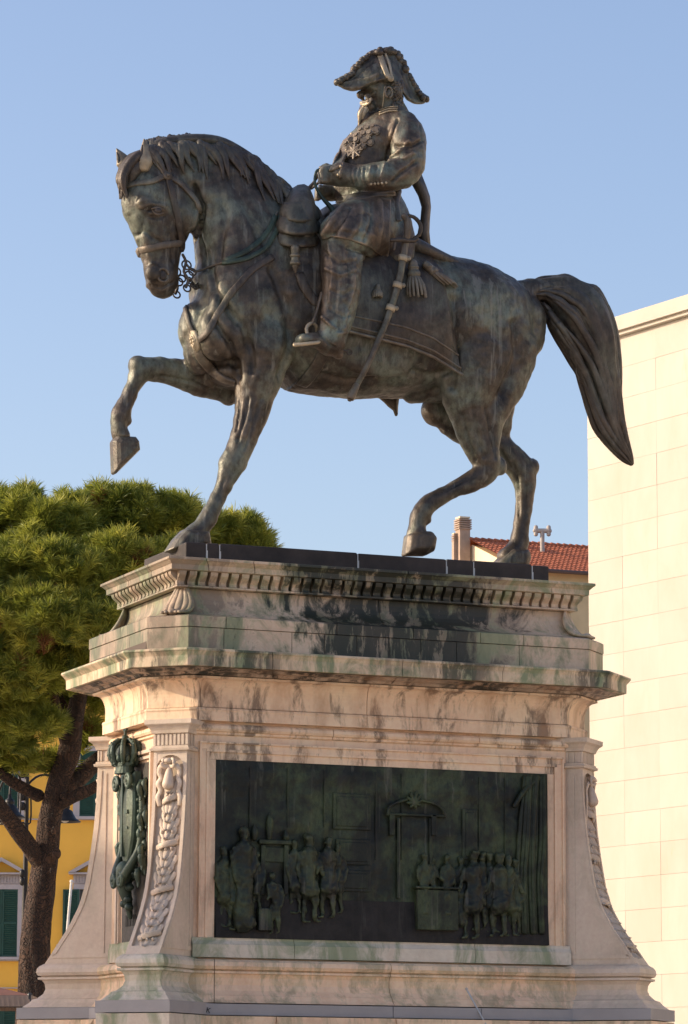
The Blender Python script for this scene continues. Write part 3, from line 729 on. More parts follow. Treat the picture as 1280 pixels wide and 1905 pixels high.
# crown
mb = MB(); N = 20
def cr(a, r, z): return np.array([-A0 - .10 + .66 * r * math.cos(a), .9 * r * math.sin(a), z])
for z0_, z1_, r in ((4.19, 4.215, .115), (4.215, 4.245, .105), (4.245, 4.27, .118)):
    mb.rings([[cr(2 * math.pi * i / N, r, z) for i in range(N)] for z in (z0_, z1_)])
mb.build('crown_band', 'bronze_green', CA)
mb = MB()
for k in range(8):
    a = 2 * math.pi * k / 8 + .2; pts = [cr(a, .115, 4.26), cr(a, .165, 4.33), cr(a, .15, 4.40), cr(a, .08, 4.44), cr(a, .01, 4.43)]
    mb.tube3(pts, [.016, .022, .02, .018, .014], n=8)
    for q in range(6):
        p = np.array(pts[min(q, 4)]) if q < 5 else cr(a, .13, 4.42)
        mb.ell(p + np.array([math.cos(a), math.sin(a), .3]) * .012, (.014, .014, .014), nu=8, nv=6)
    mb.ell(cr(a + .39, .125, 4.30), (.022, .022, .03), nu=8, nv=6)
mb.build('crown_arches', 'bronze_green', CA, smooth=True)
mb = MB(); mb.ell(cr(0, 0, 4.33), (.07, .10, .09)); mb.ell(cr(0, 0, 4.455), (.03, .03, .03)); mb.box(cr(0, 0, 4.52), (.009, .009, .05)); mb.box(cr(0, 0, 4.525), (.009, .032, .009)); mb.build('crown_cross', 'bronze_green', CA)
def text(body, size, loc, rot, mat, parent, name='lettering', ext=.003):
    cu = bpy.data.curves.new('t', 'FONT'); cu.body = body; cu.size = size; cu.extrude = ext; cu.align_x = 'CENTER'
    o = bpy.data.objects.new('t', cu); COL.objects.link(o); bpy.context.view_layer.update()
    me = bpy.data.meshes.new_from_object(o.evaluated_get(bpy.context.evaluated_depsgraph_get())); bpy.data.objects.remove(o)
    q = link(name, me, mat, parent); q.location = loc; q.rotation_euler = rot; return q
text('K', .055, (PY(387, 1884, -.935)[0], -.9335, PY(387, 1884, -.935)[2]), (math.pi / 2, 0.25, 0), plain('black_marker', (.01, .01, .01), .6), ped, 'scrawl', .001)
for k, (y, hh, tl_) in enumerate(((.18, .085, 0), (.15, .085, 0), (.115, .085, 0), (.075, .085, .25), (.045, .085, -.25), (.01, .085, 0), (-.03, .085, .3), (-.06, .085, -.3), (-.10, .085, 0), (-.14, .085, 0), (-.18, .085, .2))):
    mb = MB(); mb.box(lf(.014, y, 3.10), (.003, .008, hh / 2), np.array([[1, 0, 0], [0, math.cos(tl_), -math.sin(tl_)], [0, math.sin(tl_), math.cos(tl_)]])); mb.build('worn_letter_stroke', 'letter', CA)
# thin metal rod leaning on the base mouldings
mb = MB(); a = PY(868, 1840, -.86); b = PY(925, 1945, -1.05)
mb.tube3([a, b], .007, n=8, sub=1)
M['rod'] = plain('rod_metal', (.5, .48, .45), .4, .1, 6, .6)
ro = empty('metal_rod', b, 'thin pale metal rod leaning against the pedestal base under the relief', 'rod'); mb.build('shaft', 'rod', ro)
mb = MB(); mb.ell(a, (.011, .011, .011)); mb.build('tip', 'rod', ro)
# ================================================================== the bronze horse and rider
ST = empty('equestrian_statue', (0, 0, 5.91), 'weathered bronze statue of a uniformed man in a cocked hat riding a prancing horse', 'statue')
YN, YF = -.20, .20
h = MB()
# trunk: (px, top, bottom, lateral half width px)
def trunk(rows, p=2.25):
    pts = [PY(x, (a + b) / 2, 0) for x, a, b, w in rows]; ra = [(b - a) / 2 * K for x, a, b, w in rows]; rb = [w * K for *_, w in rows]
    h.tube3(pts, ra, rb, n=28, sub=3, p=p)
trunk([(372, 560, 668, 46), (395, 520, 700, 74), (430, 470, 716, 92), (480, 410, 724, 100), (540, 386, 733, 104), (610, 415, 744, 108), (690, 440, 748, 111), (760, 455, 742, 112), (820, 468, 728, 110), (870, 482, 716, 104), (915, 498, 712, 92), (950, 515, 700, 72), (974, 540, 680, 48)])
# neck
def sections(mb, rows, n=26, p=2.1, sub=4):
    """rows: (top px, top py, bottom px, bottom py, lateral half width px): slanted cross-sections"""
    D = np.array(rows, float); out = []
    for i in range(len(D) - 1):
        p0 = D[max(i - 1, 0)]; p1 = D[i]; p2 = D[i + 1]; p3 = D[min(i + 2, len(D) - 1)]
        for k in range(sub):
            u = k / sub; out.append(.5 * ((2 * p1) + (-p0 + p2) * u + (2 * p0 - 5 * p1 + 4 * p2 - p3) * u * u + (-p0 + 3 * p1 - 3 * p2 + p3) * u ** 3))
    out.append(D[-1]); R = []
    for a, b, c, d, w in out:
        t = PY(a, b, 0); q = PY(c, d, 0); m_ = (t + q) / 2; v_ = (t - q) / 2; r = []
        for i in range(n):
            th = 2 * math.pi * i / n; cs, sn = math.cos(th), math.sin(th); cs = math.copysign(abs(cs) ** (2 / p), cs); sn = math.copysign(abs(sn) ** (2 / p), sn)
            r.append(m_ + v_ * cs + np.array([0, w * K * sn * (1 - .25 * max(0, cs)), 0]))
        R.append(r)
    mb.rings(R)
sections(h, [(292, 266, 322, 345, 30), (315, 258, 352, 385, 38), (345, 255, 367, 425, 43), (380, 257, 369, 462, 48), (415, 265, 371, 500, 56), (448, 284, 368, 540, 66), (482, 310, 356, 585, 80), (520, 350, 358, 640, 92), (560, 372, 400, 690, 96)])
# head
h.limb([(288, 300, 0, 30, 28), (292, 322, 0, 54, 36), (296, 356, 0, 72, 42), (297, 394, 0, 74, 44), (298, 430, 0, 57, 37), (299, 465, 0, 42, 29), (300, 498, 0, 34, 26), (300, 522, 0, 31, 26), (300, 536, 0, 25, 22)], n=24)
def blob(px, py, Y, r, rot=0):
    c = PY(px, py, Y); a = rad(rot); R = np.array([[math.cos(a), 0, math.sin(a)], [0, 1, 0], [-math.sin(a), 0, math.cos(a)]])
    h.ell(c, (r[0] * K, r[1] * K, r[2] * K), R, 20, 14)
for s_ in (-1, 1):
    blob(340, 392, s_ * .10, (36, 18, 46), 0)            # cheek
    blob(268, 374, s_ * .135, (17, 12, 11), -20)          # brow
    blob(285, 508, s_ * .085, (16, 13, 17), 20)           # nostril wing
    blob(272, 440, s_ * .07, (9, 10, 60), -12)            # nasal bone edge
blob(318, 528, 0, (14, 18, 12)); blob(284, 530, 0, (15, 19, 11))
# shoulder, chest and haunch masses
for s_ in (-1, 1):
    blob(462, 560, s_ * .27, (70, 34, 120), 22); blob(408, 615, s_ * .22, (40, 38, 58), 10); blob(500, 640, s_ * .30, (52, 30, 62), 0)
    blob(898, 600, s_ * .26, (98, 40, 110), -10); blob(938, 640, s_ * .20, (60, 42, 84), -8); h.limb([(955, 640, s_ * .18, 52, 40), (945, 690, s_ * .18, 46, 38), (925, 738, s_ * .19, 40, 34), (906, 785, s_ * .20, 32, 29), (905, 830, s_ * .2, 26, 24)] if s_ < 0 else [(940, 640, .18, 50, 40), (930, 700, .18, 44, 36), (925, 750, .19, 36, 32), (925, 800, .2, 30, 27)], n=16); blob(850, 560, s_ * .30, (60, 22, 60), 0)
    blob(700, 610, s_ * .33, (120, 22, 95), 0)
blob(372, 640, 0, (30, 44, 60), 0); blob(445, 700, 0, (60, 60, 24))
# near foreleg (standing)
h.limb([(492, 640, YN - .05, 56, 40), (484, 690, YN - .03, 46, 38), (476, 730, YN, 38, 34), (468, 770, YN, 32, 30), (456, 806, YN, 28, 26), (442, 838, YN, 25, 24), (431, 864, YN, 26, 25), (423, 886, YN, 19, 20), (411, 917, YN, 15.5, 16), (397, 946, YN, 16, 17), (388, 964, YN, 19, 19), (377, 980, YN, 17, 18), (365, 994, YN, 20, 21), (352, 1012, YN, 27, 27)], n=18)
def hoof(poly, Y, hw):  # collected, built as parts below
    """hoof: outline in pixels, first the two coronet points then round the sole"""
    pts = [PY(a, b, Y) for a, b in poly]; c = np.mean(pts, axis=0); R = []
    for t, q in ((-1, .55), (-.75, .86), (-.35, 1), (.35, 1), (.75, .86), (1, .55)):
        R.append([c + (p - c) * q + np.array([0, t * hw * K, 0]) for p in pts])
    HOOVES.append(R)
HOOVES = []
hoof([(340, 985), (386, 990), (390, 1016), (350, 1030), (308, 1026), (322, 1004)], YN, 31)
# far foreleg (raised)
h.limb([(450, 705, YF + .03, 50, 40), (415, 708, YF + .02, 40, 36), (367, 703, YF, 34, 32), (322, 693, YF, 26, 26), (285, 688, YF, 23, 24), (262, 692, YF, 22, 24), (249, 716, YF, 16, 18), (238, 744, YF, 15.5, 16), (226, 770, YF, 18, 19), (221, 792, YF, 13.5, 16), (225, 812, YF, 17, 19)], n=18)
blob(255, 682, YF, (17, 22, 20)); blob(236, 782, YF, (9, 12, 9)); blob(425, 742, YF, (14, 20, 12))
hoof([(207, 822), (214, 812), (250, 814), (256, 822), (258, 838), (213, 883), (209, 880)], YF, 25)
# near hind leg (forward, lifted)
h.limb([(890, 640, YN - .06, 92, 42), (876, 700, YN - .05, 72, 42), (872, 745, YN - .02, 52, 38), (880, 786, YN, 41, 34), (890, 822, YN, 35, 29), (902, 852, YN, 30, 26), (905, 876, YN, 25, 23), (882, 892, YN, 21, 20), (850, 908, YN, 17, 17), (822, 923, YN, 17, 17), (797, 939, YN, 19, 19), (783, 956, YN, 19, 20), (776, 975, YN, 16, 18), (776, 996, YN, 21, 22)], n=18)
blob(930, 868, YN, (15, 15, 18), 0); blob(795, 968, YN, (9, 12, 9))
hoof([(755, 996), (772, 988), (800, 990), (809, 1002), (805, 1026), (790, 1034), (750, 1034)], YN, 27)
# far hind leg (back, standing)
h.limb([(870, 700, YF, 74, 40), (845, 752, YF, 58, 38), (870, 790, YF, 44, 34), (906, 816, YF, 34, 29), (940, 842, YF, 29, 26), (968, 872, YF, 28, 25), (977, 902, YF, 23, 22), (976, 932, YF, 18.5, 18), (972, 962, YF, 16, 16), (968, 990, YF, 18, 18), (965, 1010, YF, 20, 20), (958, 1026, YF, 20, 21), (948, 1040, YF, 25, 25)], n=18)
blob(990, 872, YF, (14, 15, 19), 10); blob(815, 765, YF, (34, 30, 30), 30)
hoof([(945, 1022), (980, 1024), (984, 1040), (978, 1060), (912, 1060), (922, 1044)], YF, 29)
blob(805, 734, 0, (40, 34, 16)); blob(775, 741, 0, (26, 20, 9))
# dock
h.limb([(965, 545, 0, 26, 24), (990, 540, 0, 22, 20), (1015, 538, 0, 20, 20)], n=14)
hm = remesh(h, .0155, 5, 'horse_body')
hb = bvh_of(hm)
def gl(pts, d, w): return ([p for p, _ in on(hb, pts, 0, 5)], d, w)
lines = []
for pts, d, w in [
    ([(395, 590), (430, 640), (442, 700)], .03, .03), ([(412, 560), (450, 600), (470, 660), (468, 690)], .022, .03), ([(505, 500), (535, 570), (540, 640), (520, 700)], .025, .04),
    ([(440, 700), (446, 750), (440, 800)], .014, .012), ([(462, 740), (455, 780), (443, 820)], .013, .012), ([(486, 740), (470, 790), (455, 835)], .013, .012),
    ([(385, 470), (400, 540), (440, 600)], .02, .03), ([(372, 430), (380, 500)], .02, .022), ([(430, 330), (470, 420), (500, 470)], .014, .035), ([(400, 320), (420, 400), (410, 480)], .012, .03),
    ([(845, 560), (850, 640), (840, 720)], .028, .035), ([(955, 600), (960, 660), (930, 730)], .018, .03), ([(880, 760), (888, 810), (900, 850)], .012, .014), ([(905, 760), (915, 810), (922, 850)], .013, .014), ([(860, 770), (872, 820), (885, 855)], .010, .012),
    ([(955, 860), (965, 900), (966, 960)], .010, .010), ([(978, 900), (978, 960)], .010, .010), ([(930, 838), (950, 870)], .012, .012), ([(870, 890), (830, 912)], .008, .01),
    ([(300, 700), (360, 712), (400, 730)], .012, .014), ([(250, 720), (236, 755)], .008, .010), ([(418, 890), (400, 945)], .008, .010),
    ([(250, 440), (268, 430), (300, 452)], .010, .014), ([(305, 405), (318, 450), (322, 485)], .012, .013), ([(330, 440), (345, 470)], .01, .012), ([(262, 385), (280, 378), (304, 384)], -.012, .012), ([(280, 402), (293, 406), (306, 400)], .014, .012), ([(276, 392), (284, 390)], .016, .010), ([(362, 345), (379, 385), (372, 425), (360, 450)], .035, .018), ([(345, 352), (368, 385), (360, 422)], -.012, .014), ([(272, 400), (258, 440), (262, 490)], .008, .012), ([(280, 530), (300, 535), (322, 524)], .014, .008),
    ([(575, 690), (640, 706), (700, 704)], .010, .03), ([(770, 690), (800, 700), (835, 690)], .02, .03)]:
    L = gl(pts, d, w)
    if len(L[0]) > 1: lines.append(L)
carve(hm, [(a, d * 1.4, w) for a, d, w in lines]); roughen(hm, .014, 5, .007, 17)
horse = link('horse_body', hm, 'bronze', ST, True); horse.location = (0, 0, -5.91)
hb = bvh_of(hm)
def bb(mb, name, mat='bronze', parent=horse, smooth=True): return mb.build(name, mat, parent, smooth)
for R in HOOVES:
    mb = MB(); mb.rings(R); o = bb(mb, 'hoof', 'bronze', smooth=False); b_ = o.modifiers.new('b', 'BEVEL'); b_.width = .012; b_.segments = 2
# eyes, nostrils, ears
for s_ in (-1, 1):
    c = PY(292, 394, 0) + np.array([-.0, s_ * .165, 0]) if s_ > 0 else hit(hb, 293, 393)[0]
    c = np.array(c) + np.array([0, s_ * .010, 0]); mb = MB(); mb.ell(c, (.034, .024, .030)); bb(mb, 'eye', 'bronze_dark'); mb = MB(); mb.tube3([c + np.array([-.045, s_ * .004, -.004]), c + np.array([-.01, s_ * .012, -.030]), c + np.array([.045, s_ * .004, -.012])], [.004, .009, .004], n=8); bb(mb, 'eyelid')
    mb = MB(); cc = np.array(c) + np.array([-.005, s_ * .004, .024]); mb.tube3([cc + np.array([-.045, 0, -.012]), cc, cc + np.array([.05, 0, -.012])], [.006, .013, .006], n=8); bb(mb, 'eyelid')
q = hit(hb, 303, 512)
for c in (q[0], np.array([q[0][0], -q[0][1], q[0][2]])):
    mb = MB(); R_ = []
    mb.tube3([c + np.array([.045 * math.cos(a), -.012 * np.sign(c[1]) * -1 * 0, .052 * math.sin(a)]) + np.array([0, np.sign(c[1]) * .006, 0]) for a in np.linspace(.3, 5.6, 14)], .011, n=8, sub=2); bb(mb, 'nostril')
    mb = MB(); mb.ell(c, (.032, .012, .04)); bb(mb, 'nostril_hollow', 'bronze_dark')
for (bx, by, tx_, ty_, Y, sp) in ((268, 312, 268, 259, -.10, 1), (232, 312, 217, 277, .13, -1)):
    a = PY(bx, by, Y); b = PY(tx_, ty_, Y); m_ = a + (b - a) * .45 + np.array([.012, 0, 0])
    mb = MB(); mb.tube3([a, a + (b - a) * .22 + np.array([.01, 0, 0]), m_, a + (b - a) * .75 + np.array([.006, 0, 0]), b], [.05, .064, .054, .03, .006], [.04, .05, .042, .022, .005], n=12); bb(mb, 'ear', 'bronze_pale')
    mb = MB(); e = np.array([-.035, -.018, 0]); mb.tube3([a + (b - a) * .2 + e, m_ + e * .95, a + (b - a) * .78 + e * .45], [.016, .022, .006], [.012, .014, .005], n=8); bb(mb, 'ear_hollow', 'bronze_dark')
# hair strands: tubes with noisy radii
def lock(mb, pts, r, flat=.55, n=8): mb.tube3(pts, r, [q * flat for q in r], n=n, sub=4)
mane = MB(); crest = [(275, 268), (300, 260), (350, 254), (402, 259), (442, 279), (482, 309), (520, 348), (552, 366)]
def crest_at(u):
    t = u * (len(crest) - 1); i = min(int(t), len(crest) - 2); f_ = t - i
    return crest[i][0] + (crest[i + 1][0] - crest[i][0]) * f_, crest[i][1] + (crest[i + 1][1] - crest[i][1]) * f_
mane.tube3([PY(a, b + 9, 0) for a, b in crest], [.035, .05, .055, .06, .06, .06, .06, .045], [.05, .08, .10, .11, .12, .12, .12, .09], n=14, sub=4)
for k in range(64):
    u = (k + random.random() * .8) / 64; x, y = crest_at(u); L = 36 + 40 * u + random.uniform(-14, 26); back = 20 + 46 * u + random.uniform(-8, 8)
    pts = [PY(x - 8, y + 10, .07), PY(x - 3, y - 1 + random.uniform(-3, 2), .02)]
    for q in np.linspace(0, 1, 6):
        px_, py_ = x + back * q + 5 * math.sin(q * 5 + k), y + 6 + L * q * (.35 + .65 * q)
        hh = hit(hb, px_, py_, .012 + .016 * math.sin(q * 3.1)) if q > .25 else None
        pts.append(hh[0] if hh is not None else PY(px_, py_, -.04 - .22 * q * (0.4 + u * .6)))
    lock(mane, pts, [.02, .024, .028, .034, .036, .03, .02, .006], .7)
for k in range(40):                                  # far side of the mane
    u = (k + random.random()) / 40; x, y = crest_at(u); L = 60 + 40 * u
    lock(mane, [PY(x + 14 * q * u, y + 8 + L * q, .05 + .17 * math.sqrt(q) * (.6 + u * .5)) for q in (0, .35, .7, 1)], [.025, .03, .026, .008], .6)
bb(mane, 'mane', 'bronze_dark')
fore = MB()
for k in range(26):
    u = k / 25; x0 = 262 - 30 * u; Y0 = -.09 + .20 * u + random.uniform(-.02, .02)
    pts = [PY(284 - 20 * u, 276 + 6 * u, Y0 * .5), PY(256 - 16 * u, 290 + 6 * u, Y0), PY(236 - 8 * u, 314 + 3 * u, Y0), PY(222 + 10 * random.random(), 338, Y0 * 1.05), PY(222 + 18 * random.random(), 362 + random.uniform(-8, 8), Y0)]
    lock(fore, pts, [.02, .034, .038, .03, .007], .8)
fore.tube3([PY(285, 285, 0), PY(258, 300, 0), PY(242, 325, 0), PY(238, 350, 0)], [.05, .08, .08, .03], [.06, .11, .12, .07], n=12)
bb(fore, 'forelock', 'bronze_dark')
# tail: grooved, twisting, with separate strands laid on it
tp = [(992, 541, 20), (1018, 540, 26), (1046, 553, 45), (1073, 580, 58), (1096, 630, 53), (1112, 682, 41), (1121, 735, 33), (1131, 783, 28), (1148, 822, 18), (1166, 850, 10), (1176, 864, 3)]
tl = MB(); tl.tube3([PY(a, b, 0) for a, b, _ in tp], [r * K for *_, r in tp], [r * K * .85 for *_, r in tp], n=56, sub=6, mod=lambda th, u: 1 + .055 * math.sin(9 * th + 9 * u) + .035 * math.sin(17 * th - 6 * u + 2) + .03 * math.sin(23 * u + 2 * th))
for k in range(60):
    a0 = random.uniform(0, 6.28); tw = random.uniform(.2, 1.5); u0 = random.uniform(0, .45); u1 = min(1, u0 + random.uniform(.35, .6)) if k % 4 else 1.0; pts = []; rr = []
    for q in np.linspace(u0, u1, 9):
        t = q * (len(tp) - 1); i = min(int(t), len(tp) - 2); f_ = t - i; A_ = np.array(tp[i]) * (1 - f_) + np.array(tp[i + 1]) * f_; B2 = np.array(tp[min(i + 1, len(tp) - 1)]) - np.array(tp[i])
        tn = B2[:2] / (np.linalg.norm(B2[:2]) + 1e-9); nn = np.array([tn[1], -tn[0]]); a = a0 + tw * q * 2
        c = A_[:2] + nn * A_[2] * .98 * math.cos(a); pts.append(PY(c[0], c[1], A_[2] * K * .8 * math.sin(a))); rr.append(.006 + .026 * math.sin(math.pi * (q - u0) / (u1 - u0)))
    lock(tl, pts, rr, .8, 6)
for k in range(30):
    u = .45 + .36 * random.random(); t = u * (len(tp) - 1); i = min(int(t), len(tp) - 2); f_ = t - i; A_ = np.array(tp[i]) * (1 - f_) + np.array(tp[i + 1]) * f_; B2 = np.array(tp[i + 1]) - np.array(tp[i]); tn = B2[:2] / np.linalg.norm(B2[:2]); nn = np.array([tn[1], -tn[0]]); sg = random.choice((-1, 1)); r0 = A_[2]; L = random.uniform(28, 55); fl = random.uniform(2, 7); Y0 = random.uniform(-.5, .5) * r0 * K
    q = [A_[:2] - tn * L * .5 + nn * sg * r0 * .7, A_[:2] + nn * sg * r0 * .85, A_[:2] + tn * L * .35 + nn * sg * (r0 * .72 + fl * .5), A_[:2] + tn * L * .7 + nn * sg * (r0 * .5 + fl * .3)]
    lock(tl, [PY(a[0], a[1], Y0) for a in q], [.012, .028, .024, .005], .8, 7)
bb(tl, 'tail', 'bronze_dark')

# --- tack on the horse
def tack(name, pts, w, th=.010, mat='bronze', off_=.006, sub=6, mirror=True, parent=horse):
    pn = on(hb, pts, off_, sub)
    if len(pn) < 3: return None
    mb = MB(); strap(mb, pn, w, th)
    if mirror:
        m2 = MB(); strap(m2, [(p * np.array([1, -1, 1]), q_ * np.array([1, -1, 1])) for p, q_ in pn], w, th); bb(m2, name, mat, parent)
    return bb(mb, name, mat, parent)
tack('cheek_strap', [(312, 328), (322, 370), (332, 410), (338, 452), (340, 478)], .026, .012, 'bronze_dark')
tack('throat_latch', [(310, 326), (340, 345), (366, 375), (372, 395)], .02, .010)
tack('brow_band', [(226, 350), (250, 342), (285, 338), (310, 326)], .022, .012)
tack('crown_piece', [(290, 300), (300, 312), (310, 328)], .024, .012)
tack('noseband', [(257, 465), (280, 462), (305, 456), (338, 452)], .026, .015, 'bronze')
for (x, y) in ((310, 329),):
    q = hit(hb, x, y, .012)
    if q: mb = MB(); mb.tube3([q[0] - q[1] * .01, q[0] + q[1] * .016], .036, n=16, sub=1, lat=(0, 0, 1), round_=False); mb.tube3([q[0] + q[1] * .012, q[0] + q[1] * .028], .018, n=12, sub=1, lat=(0, 0, 1), round_=False); bb(mb, 'rosette', 'bronze')
# curb bit: shanks, rings and chain hanging below the mouth
mb = MB(); cb = PY(344, 486, -.12)
for s_ in (-1, 1):
    f0 = lambda px_, py_: PY(px_, py_, -.12) * np.array([1, 1, 1]) + np.array([0, .24 if s_ > 0 else 0, 0])
    mb = MB(); mb.tube3([f0(340, 474), f0(346, 488), f0(342, 505), f0(350, 520), f0(346, 534)], .012, n=8)
    for (x, y, r) in ((347, 493, 9), (352, 512, 8), (348, 536, 7), (358, 506, 7)):
        c = f0(x, y); mb.tube3([c + np.array([r * K * math.cos(a), .01 * math.sin(a), r * K * math.sin(a)]) for a in np.linspace(0, 6.28, 16)], .007, n=6, sub=1)
    bb(mb, 'curb_bit', 'bronze_dark')
mb = MB()
for k in range(9):
    c = PY(352 + 3 * k, 520 + 14 * math.sin(k / 8 * 3.1), -.11 + .01 * k); mb.tube3([c + np.array([.018 * math.cos(a), .012 * math.sin(a) * (k % 2), .018 * math.sin(a)]) for a in np.linspace(0, 6.28, 10)], .006, n=6, sub=1)
bb(mb, 'curb_chain', 'bronze_dark')
# reins: bit -> neck -> hands
mb = MB()
pn = on(hb, [(420, 486), (455, 470), (485, 448), (502, 425), (512, 402)], .012, 5)
strap(mb, pn, .02, .008); bb(mb, 'rein', 'bronze_green'); mb = MB(); strap(mb, [(p * np.array([1, -1, 1]), q_ * np.array([1, -1, 1])) for p, q_ in pn], .02, .008); bb(mb, 'rein', 'bronze_green'); mb = MB()
pn2 = on(hb, [(415, 490), (460, 482), (495, 462), (515, 430), (520, 404)], .014, 5); strap(mb, pn2, .018, .008)
bb(mb, 'rein', 'bronze_green')
mb = MB(); e0 = pn[-1][0]
mb.tube3([e0, PY(535, 372, -.10), PY(560, 360, -.12), PY(583, 340, -.14), PY(596, 318, -.14)], .011, n=8); bb(mb, 'rein', 'bronze'); mb = MB(); mb.tube3([PY(530, 372, .08), PY(556, 358, .02), PY(580, 350, -.06), PY(594, 338, -.1)], .011, n=8)
bb(mb, 'rein', 'bronze'); mb = MB(); mb.tube3([PY(512, 366, -.06), PY(545, 366, -.1), PY(575, 352, -.12), PY(592, 322, -.16)], .010, n=8)
bb(mb, 'rein', 'bronze')
mb = MB(); mb.tube3([PY(596, 314, -.2), PY(588, 320, -.21), PY(586, 342, -.22), PY(598, 366, -.23), PY(615, 385, -.24), PY(622, 398, -.25)], [.010, .011, .012, .014, .022, .028], n=8); bb(mb, 'rein_end', 'bronze_green')
q0 = hit(hb, 376, 508); 
mb = MB(); mb.tube3([PY(347, 492, -.12), PY(362, 505, -.12), PY(385, 498, -.16), pn2[0][0] if pn2 else PY(415, 490, -.2)], .010, n=8); bb(mb, 'rein', 'bronze_dark')
# breast collar and medallion
tack('breast_strap', [(508, 478), (470, 500), (430, 545), (402, 590), (385, 622), (372, 632)], .026, .012, 'bronze_dark', mirror=False)
tack('breast_strap', [(347, 556), (346, 580), (353, 605), (364, 628)], .022, .012, 'bronze_dark', mirror=False)
tack('breast_strap', [(366, 640), (372, 662), (390, 686), (418, 706), (438, 712)], .036, .016, 'bronze', mirror=False)
q = hit(hb, 367, 634, .02)
if q:
    mb = MB(); N_ = q[1]; u_ = np.cross(N_, Zv); u_ /= np.linalg.norm(u_); w_ = np.cross(u_, N_)
    for a_, b_, t0, t1 in ((.062, .085, -.02, .012), (.045, .065, .01, .02)):
        mb.rings([[q[0] + u_ * a_ * math.cos(t) + w_ * b_ * math.sin(t) + N_ * tt for t in np.linspace(0, 6.28, 24, endpoint=False)] for tt in (t0, t1)])
    for k in range(8): mb.ell(q[0] + N_ * .02 + u_ * .026 * math.cos(k * .785) + w_ * .036 * math.sin(k * .785), (.013, .013, .013), nu=8, nv=6)
    bb(mb, 'medallion', 'bronze_pale')
# girth
tack('girth', [(610, 640), (592, 676), (572, 704), (560, 716)], .05, .010, 'bronze_dark', mirror=False)
# saddle cloth: a sheet laid over both flanks
def cloth(sgn):
    top = [(600, 470), (650, 455), (700, 455), (750, 460), (800, 478), (822, 505)]
    bot = [(612, 604), (652, 618), (700, 630), (755, 644), (805, 664), (858, 697)]
    nu, nv = 26, 16; V = []; 
    for j in range(nv + 1):
        v_ = j / nv
        for i in range(nu + 1):
            t = i / nu * 5; k = min(int(t), 4); f_ = t - k
            a = np.array(top[k]) * (1 - f_) + np.array(top[k + 1]) * f_; b = np.array(bot[k]) * (1 - f_) + np.array(bot[k + 1]) * f_
            p = a * (1 - v_) + b * v_; q_ = hit(hb, p[0], p[1])
            pt = (q_[0] if q_ is not None else PY(p[0], p[1], -.4)); y = min(pt[1], -.30 - .06 * min(1, v_ * 2)) - .022 - .012 * (v_ ** 2) - .006 * math.sin(i * 1.3 + v_ * 2) * v_
            pt = CAM + (pt - CAM) * ((y - CAM[1]) / (pt[1] - CAM[1]))
            pt = np.array([pt[0], pt[1] * (-1 if sgn > 0 else 1), pt[2]])
            if sgn > 0: pt = pt + FARC * max(0, (i / nu - .25) / .75) ** .8 * v_ ** 1.2
            V.append(pt)
    F = [(j * (nu + 1) + i, j * (nu + 1) + i + 1, (j + 1) * (nu + 1) + i + 1, (j + 1) * (nu + 1) + i) for j in range(nv) for i in range(nu)]
    mb = MB(); mb.add(V, F); o = bb(mb, 'saddle_cloth', 'bronze_dark'); m1 = o.modifiers.new('s', 'SOLIDIFY'); m1.thickness = .022; m1.offset = 0
    for v_ in (.80, .93, 1.0):            # border braid
        m2 = MB(); row = [np.array(V[int(round(v_ * nv)) * (nu + 1) + i]) + np.array([0, -.012 if sgn < 0 else .012, 0]) for i in range(nu + 1)]
        m2.tube3(row, .008 if v_ < 1 else .014, n=6, sub=1); m2.build('braid', 'bronze', horse, True)
    return V
FARC = np.zeros(3); CV = cloth(-1); cn = np.array(CV[-1]) * np.array([1, -1, 1]); FARC = PY(738, 771, cn[1]) - cn; cloth(1)
# saddle cantle roll and bedroll behind the rider
mb = MB(); mb.tube3([PY(612, 410, 0), PY(660, 440, 0), PY(720, 462, 0), PY(780, 488, 0), PY(828, 506, 0)], [.12, .13, .13, .10, .09], [.30, .36, .38, .36, .30], n=20); bb(mb, 'saddle', 'bronze_dark')
# pistol holster cover with three scalloped flaps, tassel and strap
def flap(x0, x1, y0, y1, Y, bulge):
    mb = MB(); R = []
    for k, u in enumerate(np.linspace(0, 1, 8)):
        y = y0 + (y1 - y0) * u; g_ = .75 + .25 * math.sin(u * 2.2); row = []
        for i in range(15):
            a = (i / 14 - .5) * 2; dip = 5 * (1 - a * a) * u
            row.append(PY((x0 + x1) / 2 + (x1 - x0) / 2 * a * g_ + 4 * u, y + dip, Y - bulge * (1 - a * a) * (.6 + .4 * u) - .012 * math.sin(i * 2.4) * u * .5))
        R.append(row)
    V = [p for r in R for p in r]; F = [(j * 15 + i, j * 15 + i + 1, (j + 1) * 15 + i + 1, (j + 1) * 15 + i) for j in range(7) for i in range(14)]
    mb.add(V, F); o = bb(mb, 'holster_flap', 'bronze_dark'); m1 = o.modifiers.new('s', 'SOLIDIFY'); m1.thickness = .03; m1.offset = 0
flap(512, 594, 425, 455, -.32, .15); flap(514, 592, 402, 432, -.335, .16); flap(520, 590, 378, 408, -.33, .15)
mb = MB(); mb.tube3([PY(552, 375, -.12), PY(555, 400, -.30), PY(555, 440, -.33)], [.10, .14, .13], [.16, .16, .12], n=14); bb(mb, 'holster', 'bronze_dark')
